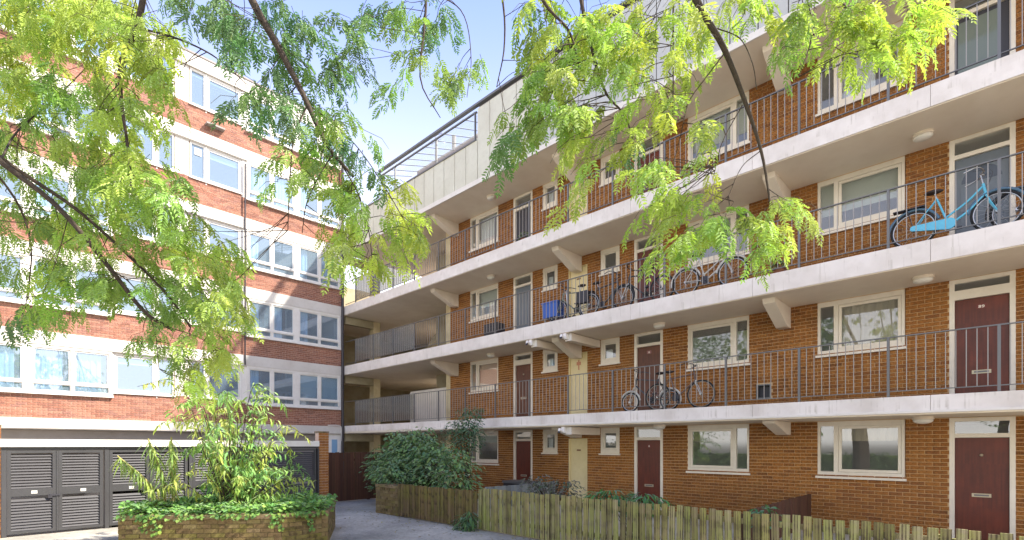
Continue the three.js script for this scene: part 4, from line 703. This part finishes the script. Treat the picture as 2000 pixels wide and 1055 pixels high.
  for (const [cx, cy, rx, ry, dz, n, col] of mass) {
    for (let k = 0; k < Math.round(n * (cx < 460 && cy > -50 ? 2.6 : cy < -50 ? 0.7 : cx > 960 ? 1.1 : 1.15)); k++) {
      let a, b, c; do { a = rr(-1, 1); b = rr(-1, 1); c = rr(-1, 1); } while (a * a + b * b + c * c > 1);
      const p = L(at(cx + a * rx, cy + b * ry - 28, dz + c * (cx < 460 ? 0.8 : 0.45))), s = rr(0.58, 0.88);
      let best = null, bd = 1e9; for (const q of nodes) { if (R() < 0.5 || q.used > 1) continue; const d = q.distanceToSquared(p) + Math.max(0, p.y - q.y) * 0.3; if (d < bd) { bd = d; best = q; } }
      const dir = best ? Math.atan2(-(p.z - best.z), p.x - best.x) + rr(-0.9, 0.9) : rr(0, 6.28);
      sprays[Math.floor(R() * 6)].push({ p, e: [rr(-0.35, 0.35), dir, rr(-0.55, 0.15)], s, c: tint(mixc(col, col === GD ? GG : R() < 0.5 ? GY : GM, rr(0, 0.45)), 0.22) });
      if (best && bd < (cx > 1300 && cy > 250 ? 0.12 : 0.8) && best.y > p.y) { best.used = (best.used || 0) + 1; const mid = best.clone().lerp(p, 0.55).add(V(rr(-0.05, 0.05), rr(-0.01, 0.03), rr(-0.05, 0.05))); twigs.push(tube(smooth([best, mid, p], 6), 0.0045, 0.0022, 4, false)); }
      twigs.push(tube([p, p.clone().add(V(Math.cos(dir) * 0.16 * s, -0.06 * s, -Math.sin(dir) * 0.16 * s)), p.clone().add(V(Math.cos(dir) * 0.26 * s, -0.2 * s, -Math.sin(dir) * 0.26 * s))], 0.003, 0.0015, 3, false));
    }
  }
  mesh('twigs', twigs, M.twig, tree).userData.kind = 'stuff';
  const lm = leafMat(0.6, 0.5);
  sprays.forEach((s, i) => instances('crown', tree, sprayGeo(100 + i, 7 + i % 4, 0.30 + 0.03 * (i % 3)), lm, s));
}

// a second tree outside the view to the left, seen only in the window glass
{
  const t = thing('courtyard_tree', 'leafy green tree beside the far end of the tall brick block', 'tree', 'trees at the far side of the courtyard', [6.5, 0, 18]);
  mesh('trunk', tube(smooth([V(0, 0, 0), V(0.1, 2, 0), V(-0.1, 4, 0.2), V(0.1, 6.5, 0)], 14), 0.24, 0.09, 10), M.bark, t);
  const g = bladeGeo(0.14, 0.08, 0.15, 0.2), list = []; for (let i = 0; i < 9000; i++) { let a, b, c; do { a = rr(-1, 1); b = rr(-1, 1); c = rr(-1, 1); } while (a * a + b * b + c * c > 1); const k = 1 + 0.35 * NOISE.noise(a * 2.2, b * 2.2, c * 2.2); list.push({ p: V(a * 3.4 * k, 6.2 + b * 3.6 * k, c * 3.4 * k), e: [rr(-0.8, 0.8), rr(0, 6.28), rr(-0.8, 0.3)], s: rr(0.8, 1.5), c: tint([0.16, 0.28, 0.04], 0.25) }); }
  instances('crown', t, g, leafMat(0.6, 0.45), list);
  for (const [x, z, k, a, w] of [[8.5, 32, 1.2, 1, 'behind the clipped hedge opposite the pale yellow doors'], [21, 33, 1.35, 2.2, 'behind the clipped hedge opposite the wide windows'], [29.5, 30, 1.2, 3.9, 'behind the clipped hedge past the last door']]) { const c = t.clone(); c.userData = { ...t.userData, label: 'leafy green tree ' + w }; c.name = numbered('courtyard_tree'); c.position.set(x, 0, z); c.rotation.y = a; c.scale.setScalar(k); scene.add(c); }
}

// ------------------------------------------------------------------ shrubs, ivy and garden plants
function shrub(name, label, cat, base, blobs, geo, n, colors, stems, opt = {}) {
  const t = thing(name, label, cat, opt.group, [base.x, base.y, base.z]), list = [];
  const vol = blobs.map(b => b[3] * b[4] * b[5]), sum = vol.reduce((a, c) => a + c, 0);
  blobs.forEach((b, bi) => { const m = Math.round(n * vol[bi] / sum); for (let i = 0; i < m; i++) { let a, c, d, l; do { a = rr(-1, 1); c = rr(-1, 1); d = rr(-1, 1); l = Math.hypot(a, c, d); } while (l > 1 || l < (opt.hollow ?? 0.45)); const k = 1 + 0.22 * NOISE.noise(a * 3 + bi, c * 3, d * 3);
    const p = V(b[0] + a * b[3] * k, b[1] + c * b[4] * k, b[2] + d * b[5] * k); if (p.y < 0.01) p.y = 0.01 + rr(0, 0.05); const out = Math.atan2(-d, a); list.push({ p, e: [rr(-0.5, 0.5), out + rr(-0.7, 0.7), (opt.droop ?? -0.3) + rr(-0.5, 0.5)], s: rr(0.7, 1.3), c: tint(colors[Math.floor(R() * colors.length)], 0.2) }); } });
  const st = []; for (let k = 0; k < stems; k++) { const b = blobs[k % blobs.length]; const e = V(b[0] + rr(-0.6, 0.6) * b[3], b[1] + rr(-0.2, 0.7) * b[4], b[2] + rr(-0.6, 0.6) * b[5]); st.push(tube(smooth([V(rr(-0.12, 0.12), -0.02, rr(-0.12, 0.12)), V(e.x * 0.4, e.y * 0.55, e.z * 0.4), e], 8), opt.stemR ?? 0.018, 0.004, 5)); }
  if (st.length) mesh('stems', st, M.twig, t).userData.kind = 'stuff';
  instances('foliage', t, geo, leafMat(0.6, 0.4), list); return t;
}
const ovate = bladeGeo(0.085, 0.045, 0.15, 0.2), ovateBig = bladeGeo(0.12, 0.055, 0.2, 0.2), lance = bladeGeo(0.17, 0.035, 0.45, 0.2), ivyLeaf = bladeGeo(0.06, 0.055, 0.1, 0.12), longLeaf = bladeGeo(0.26, 0.03, 0.8, 0.2);
// big evergreen bush by the corner, with a climber reaching up the first deck
shrub('evergreen_bush', 'large rounded dark green bush behind the mossy pier', 'bush', V(8.6, 0.03, 2.5), [[-0.9, 1.0, 0.0, 1.05, 0.8, 0.75], [0.2, 1.2, 0.1, 1.1, 0.9, 0.8], [1.4, 1.0, 0.2, 1.0, 0.9, 0.7], [-0.1, 1.65, -0.2, 1.0, 0.5, 0.6], [2.4, 0.9, 0.3, 0.75, 0.8, 0.5], [0.5, 0.95, 0.95, 0.75, 0.4, 0.45], [-0.6, 1.9, 0.1, 0.4, 0.3, 0.3], [0.7, 2.0, 0.0, 0.4, 0.3, 0.3]], ovateBig, 7800, [[0.13, 0.24, 0.07], [0.17, 0.29, 0.08], [0.23, 0.35, 0.11], [0.08, 0.18, 0.07]], 30);
shrub('climbing_shrub', 'loose dark climber rising past the lowest deck beside the big bush', 'shrub', V(9.2, 0.03, 0.9), [[0.1, 2.45, 0, 0.5, 0.45, 0.4], [0.3, 1.9, 0.2, 0.6, 0.5, 0.4], [-0.4, 2.1, 0.1, 0.5, 0.35, 0.35]], ovate, 1500, [[0.07, 0.16, 0.06], [0.11, 0.21, 0.08]], 14, { hollow: 0.1 });
shrub('bare_shrub', 'sparse grey brown shrub in front of the brick between the pale yellow and maroon doors', 'shrub', V(13.3, 0.03, 1.9), [[-0.4, 0.75, 0, 0.55, 0.30, 0.35], [0.3, 0.72, 0, 0.55, 0.28, 0.35]], ovate, 500, [[0.10, 0.13, 0.07], [0.14, 0.13, 0.09]], 40, { hollow: 0, stemR: 0.008 });
shrub('garden_plant', 'low bright green plant behind the picket fence below the wide window', 'plant', V(15.9, 0.03, 2.9), [[-0.4, 0.72, 0, 0.55, 0.22, 0.3], [0.3, 0.70, 0, 0.5, 0.2, 0.3]], lance, 420, [[0.10, 0.24, 0.05], [0.07, 0.2, 0.07]], 20, { hollow: 0, stemR: 0.006 });
shrub('garden_plant', 'small green plant beside the dark garden divider', 'plant', V(18.1, 0.03, 2.6), [[0, 0.62, 0, 0.22, 0.2, 0.2]], ovateBig, 90, [[0.08, 0.24, 0.06]], 8, { hollow: 0, stemR: 0.006 });
shrub('weed_tuft', 'tuft of weeds growing at the foot of the picket fence', 'weeds', V(12.7, 0, 4.05), [[0, 0.14, 0, 0.26, 0.15, 0.12], [0.2, 0.25, 0, 0.12, 0.2, 0.08]], lance, 160, [[0.10, 0.20, 0.05], [0.07, 0.15, 0.05]], 8, { hollow: 0, stemR: 0.004 });

for (const [x, f, lab] of [[8.35, 1, 'small potted plant on the lowest balcony under the corner window'], [17.45, 2, 'small potted plant on the middle balcony below the bracket'], [10.35, 3, 'small potted plant on the topmost balcony below the small window']]) {
  const t = shrub('potted_plant', lab, 'plant', V(x, FL[f] + 0.002, -0.38), [[0, 0.30, 0, 0.14, 0.12, 0.14]], ovate, 70, [[0.12, 0.24, 0.06], [0.2, 0.26, 0.08]], 5, { hollow: 0, stemR: 0.004 });
  mesh('pot', new THREE.LatheGeometry([[0, 0], [0.075, 0], [0.10, 0.18], [0.112, 0.18], [0.112, 0.205], [0.095, 0.205], [0.085, 0.17], [0, 0.17]].map(p => new THREE.Vector2(...p)), 16), std({ color: lin(0.30, 0.12, 0.06), roughness: 0.85 }), t);
}

// planter: ivy, a yellow green shrub and a plant with long hanging leaves
{
  const ivy = thing('ivy', 'dense green ivy spilling over the brick planter', 'ivy', null, [0, 0, 0]); ivy.userData.kind = 'stuff';
  const inside = (x, z) => { let c = false; for (let i = 0, j = PL.length - 1; i < PL.length; j = i++) { const [xi, zi] = PL[i], [xj, zj] = PL[j]; if ((zi > z) !== (zj > z) && x < (xj - xi) * (z - zi) / (zj - zi) + xi) c = !c; } return c; };
  const list = []; let guard = 0;
  while (list.length < 9000 && guard++ < 60000) { const x = rr(8.9, 12.35), z = rr(5.6, 9.6); if (!inside((x - 10.6) * 0.985 + 10.6, (z - 7.6) * 0.985 + 7.6)) continue; const h = 0.60 + 0.26 * (0.5 + 0.5 * NOISE.noise(x * 1.6, 3.3, z * 1.6)) + 0.08 * NOISE.noise(x * 5, 1.1, z * 5); const y = h - Math.pow(R(), 2) * 0.22; list.push({ p: V(x, Math.max(y, 0.53), z), e: [rr(-0.6, 0.6), rr(0, 6.28), rr(-0.7, 0.3)], s: rr(0.7, 1.5), c: tint(R() < 0.4 ? [0.24, 0.42, 0.06] : [0.14, 0.32, 0.05], 0.25) }); }
  // trailing strands over the front edge
  for (let k = 0; k < 46; k++) { const e = k % 4 === 3 ? 1 : 0, [a, b] = [PL[e], PL[e + 1]], t = R(), nx = (a[1] - b[1]) * -1, L = Math.hypot(b[0] - a[0], b[1] - a[1]); const nxx = -(b[1] - a[1]) / L, nzz = (b[0] - a[0]) / L, len = k % 11 === 0 ? rr(0.2, 0.45) : rr(0.02, 0.09); const x0 = a[0] + (b[0] - a[0]) * t, z0 = a[1] + (b[1] - a[1]) * t; for (let i = 0; i < len * 70; i++) { const q = i / 70; list.push({ p: V(x0 + nxx * (0.03 + rr(0, 0.05)) + rr(-0.05, 0.05), 0.63 - q, z0 + nzz * (0.03 + rr(0, 0.05)) + rr(-0.05, 0.05)), e: [rr(-0.5, 0.5), Math.atan2(-nzz, nxx) + rr(-0.8, 0.8), -rr(0.5, 1.3)], s: rr(0.6, 1.2), c: tint(R() < 0.4 ? [0.22, 0.32, 0.05] : [0.12, 0.25, 0.04], 0.25) }); } }
  instances('ivy_leaves', ivy, ivyLeaf, leafMat(0.5, 0.4), list);
  {
    const sh = thing('yellow_shrub', 'tall airy yellow green shrub with drooping slender leaves growing in the planter', 'shrub', null, [10.66, 0.5, 7.78]);
    const lv = [], st = [];
    for (let k = 0; k < 76; k++) {
      const az = rr(0, 6.28), reach = rr(0.35, 1.30), ht = k % 3 ? rr(0.8, 2.4) : rr(0.3, 1.0), dip = rr(0.0, 0.35), b = V(rr(-0.15, 0.15), 0, rr(-0.15, 0.15));
      const s = smooth([b, V(b.x + Math.cos(az) * reach * 0.34, ht * 0.6, b.z + Math.sin(az) * reach * 0.34), V(b.x + Math.cos(az) * reach * 0.65, ht, b.z + Math.sin(az) * reach * 0.65), V(b.x + Math.cos(az) * reach * 1.1, ht - dip, b.z + Math.sin(az) * reach * 1.1)], 22);
      st.push(tube(s, 0.009, 0.003, 5));
      const col = [[0.42, 0.55, 0.10], [0.32, 0.50, 0.10], [0.50, 0.55, 0.11], [0.22, 0.42, 0.10]][k % 4];
      for (let i = 5; i < 22; i++) for (let q = 0; q < 3; q++) { const p = s[i].clone().add(V(rr(-0.03, 0.03), rr(-0.03, 0.03), rr(-0.03, 0.03))); lv.push({ p, e: [rr(-0.5, 0.5), rr(0, 6.28), rr(-1.1, 0.25)], s: rr(0.5, 1.15), c: tint(col, 0.22) }); }
    }
    mesh('stems', st, M.twig, sh).userData.kind = 'stuff'; instances('foliage', sh, lance, leafMat(0.6, 0.45), lv);
  }
  const ec = thing('spike_plant', 'plant with three leafy stalks and long hanging leaves at the end of the planter', 'plant', null, [10.08, 0.52, 8.72]);
  const lv = []; [[V(-0.35, 1.05, 0.62), 1], [V(-0.15, 1.35, 0.22), 1], [V(0.06, 1.38, -0.08), 1]].forEach(([e], i) => { const b = V(-0.02 + i * 0.06, 0, 0.10 - i * 0.10), s = smooth([b, V(b.x + (e.x - b.x) * 0.2, e.y * 0.5, b.z + (e.z - b.z) * 0.2), e], 24); mesh('stalk', tube(s, 0.03, 0.012, 7), std({ color: lin(0.30, 0.27, 0.08), roughness: 0.8 }), ec); for (let k = 5; k < 150; k++) { const q = s[Math.min(24, Math.floor(24 * (0.22 + 0.78 * k / 150)))]; lv.push({ p: q.clone().add(V(rr(-0.01, 0.01), rr(-0.02, 0.02), rr(-0.01, 0.01))), e: [rr(-0.3, 0.3), k * 2.4 + rr(-0.2, 0.2), rr(-0.9, 0.1)], s: rr(0.55, 1.0) * (k < 30 ? 0.7 : 1), c: tint(k < 26 ? [0.40, 0.33, 0.10] : [0.30, 0.40, 0.08], 0.2) }); } });
  instances('leaves', ec, longLeaf, leafMat(0.6, 0.4), lv);
}

// boundary hedge behind the viewer, mirrored in the ground floor windows
{
  const h = thing('boundary_hedge', 'clipped green hedge along the far side of the courtyard', 'hedge', null, [16, 0, 27]);
  mesh('branches', bx(-24, 24, 0, 1.1, -0.35, 0.35), std({ color: lin(0.13, 0.20, 0.06), roughness: 1 }), h);
  const l = []; for (let i = 0; i < 5000; i++) l.push({ p: V(rr(-24.3, 24.3), rr(0.05, 1.3), rr(-0.65, -0.3)), e: [rr(-0.6, 0.6), rr(0, 6.28), rr(-0.7, 0.3)], s: rr(1.6, 2.6), c: tint([0.11, 0.2, 0.05], 0.25) });
  instances('foliage', h, ovateBig, leafMat(0.6, 0.4), l);
}
{
  const l = []; for (let i = 0; i < 420; i++) { const near = R() < 0.6; l.push({ p: V(rr(6.5, 19), 0.006 + rr(0, 0.008), near ? 3.9 + Math.pow(R(), 2) * 1.2 : rr(3.9, 10)), e: [rr(-0.15, 0.15), rr(0, 6.28), rr(-0.12, 0.12)], s: rr(0.5, 0.9), c: tint(R() < 0.5 ? [0.35, 0.28, 0.06] : [0.20, 0.14, 0.06], 0.3) }); }
  const t = instances('fallen_leaves', scene, ovate, leafMat(0.6, 0.1), l); t.userData.label = 'scattered fallen leaves on the courtyard pavement'; t.userData.category = 'leaves';
}

// ------------------------------------------------------------------ renderer
const renderer = new THREE.WebGLRenderer({ antialias: true });
renderer.setSize(1024, 540);
renderer.shadowMap.enabled = true;
renderer.toneMapping = THREE.LinearToneMapping;
renderer.toneMappingExposure = EXPOSURE;
renderer.render(scene, camera);
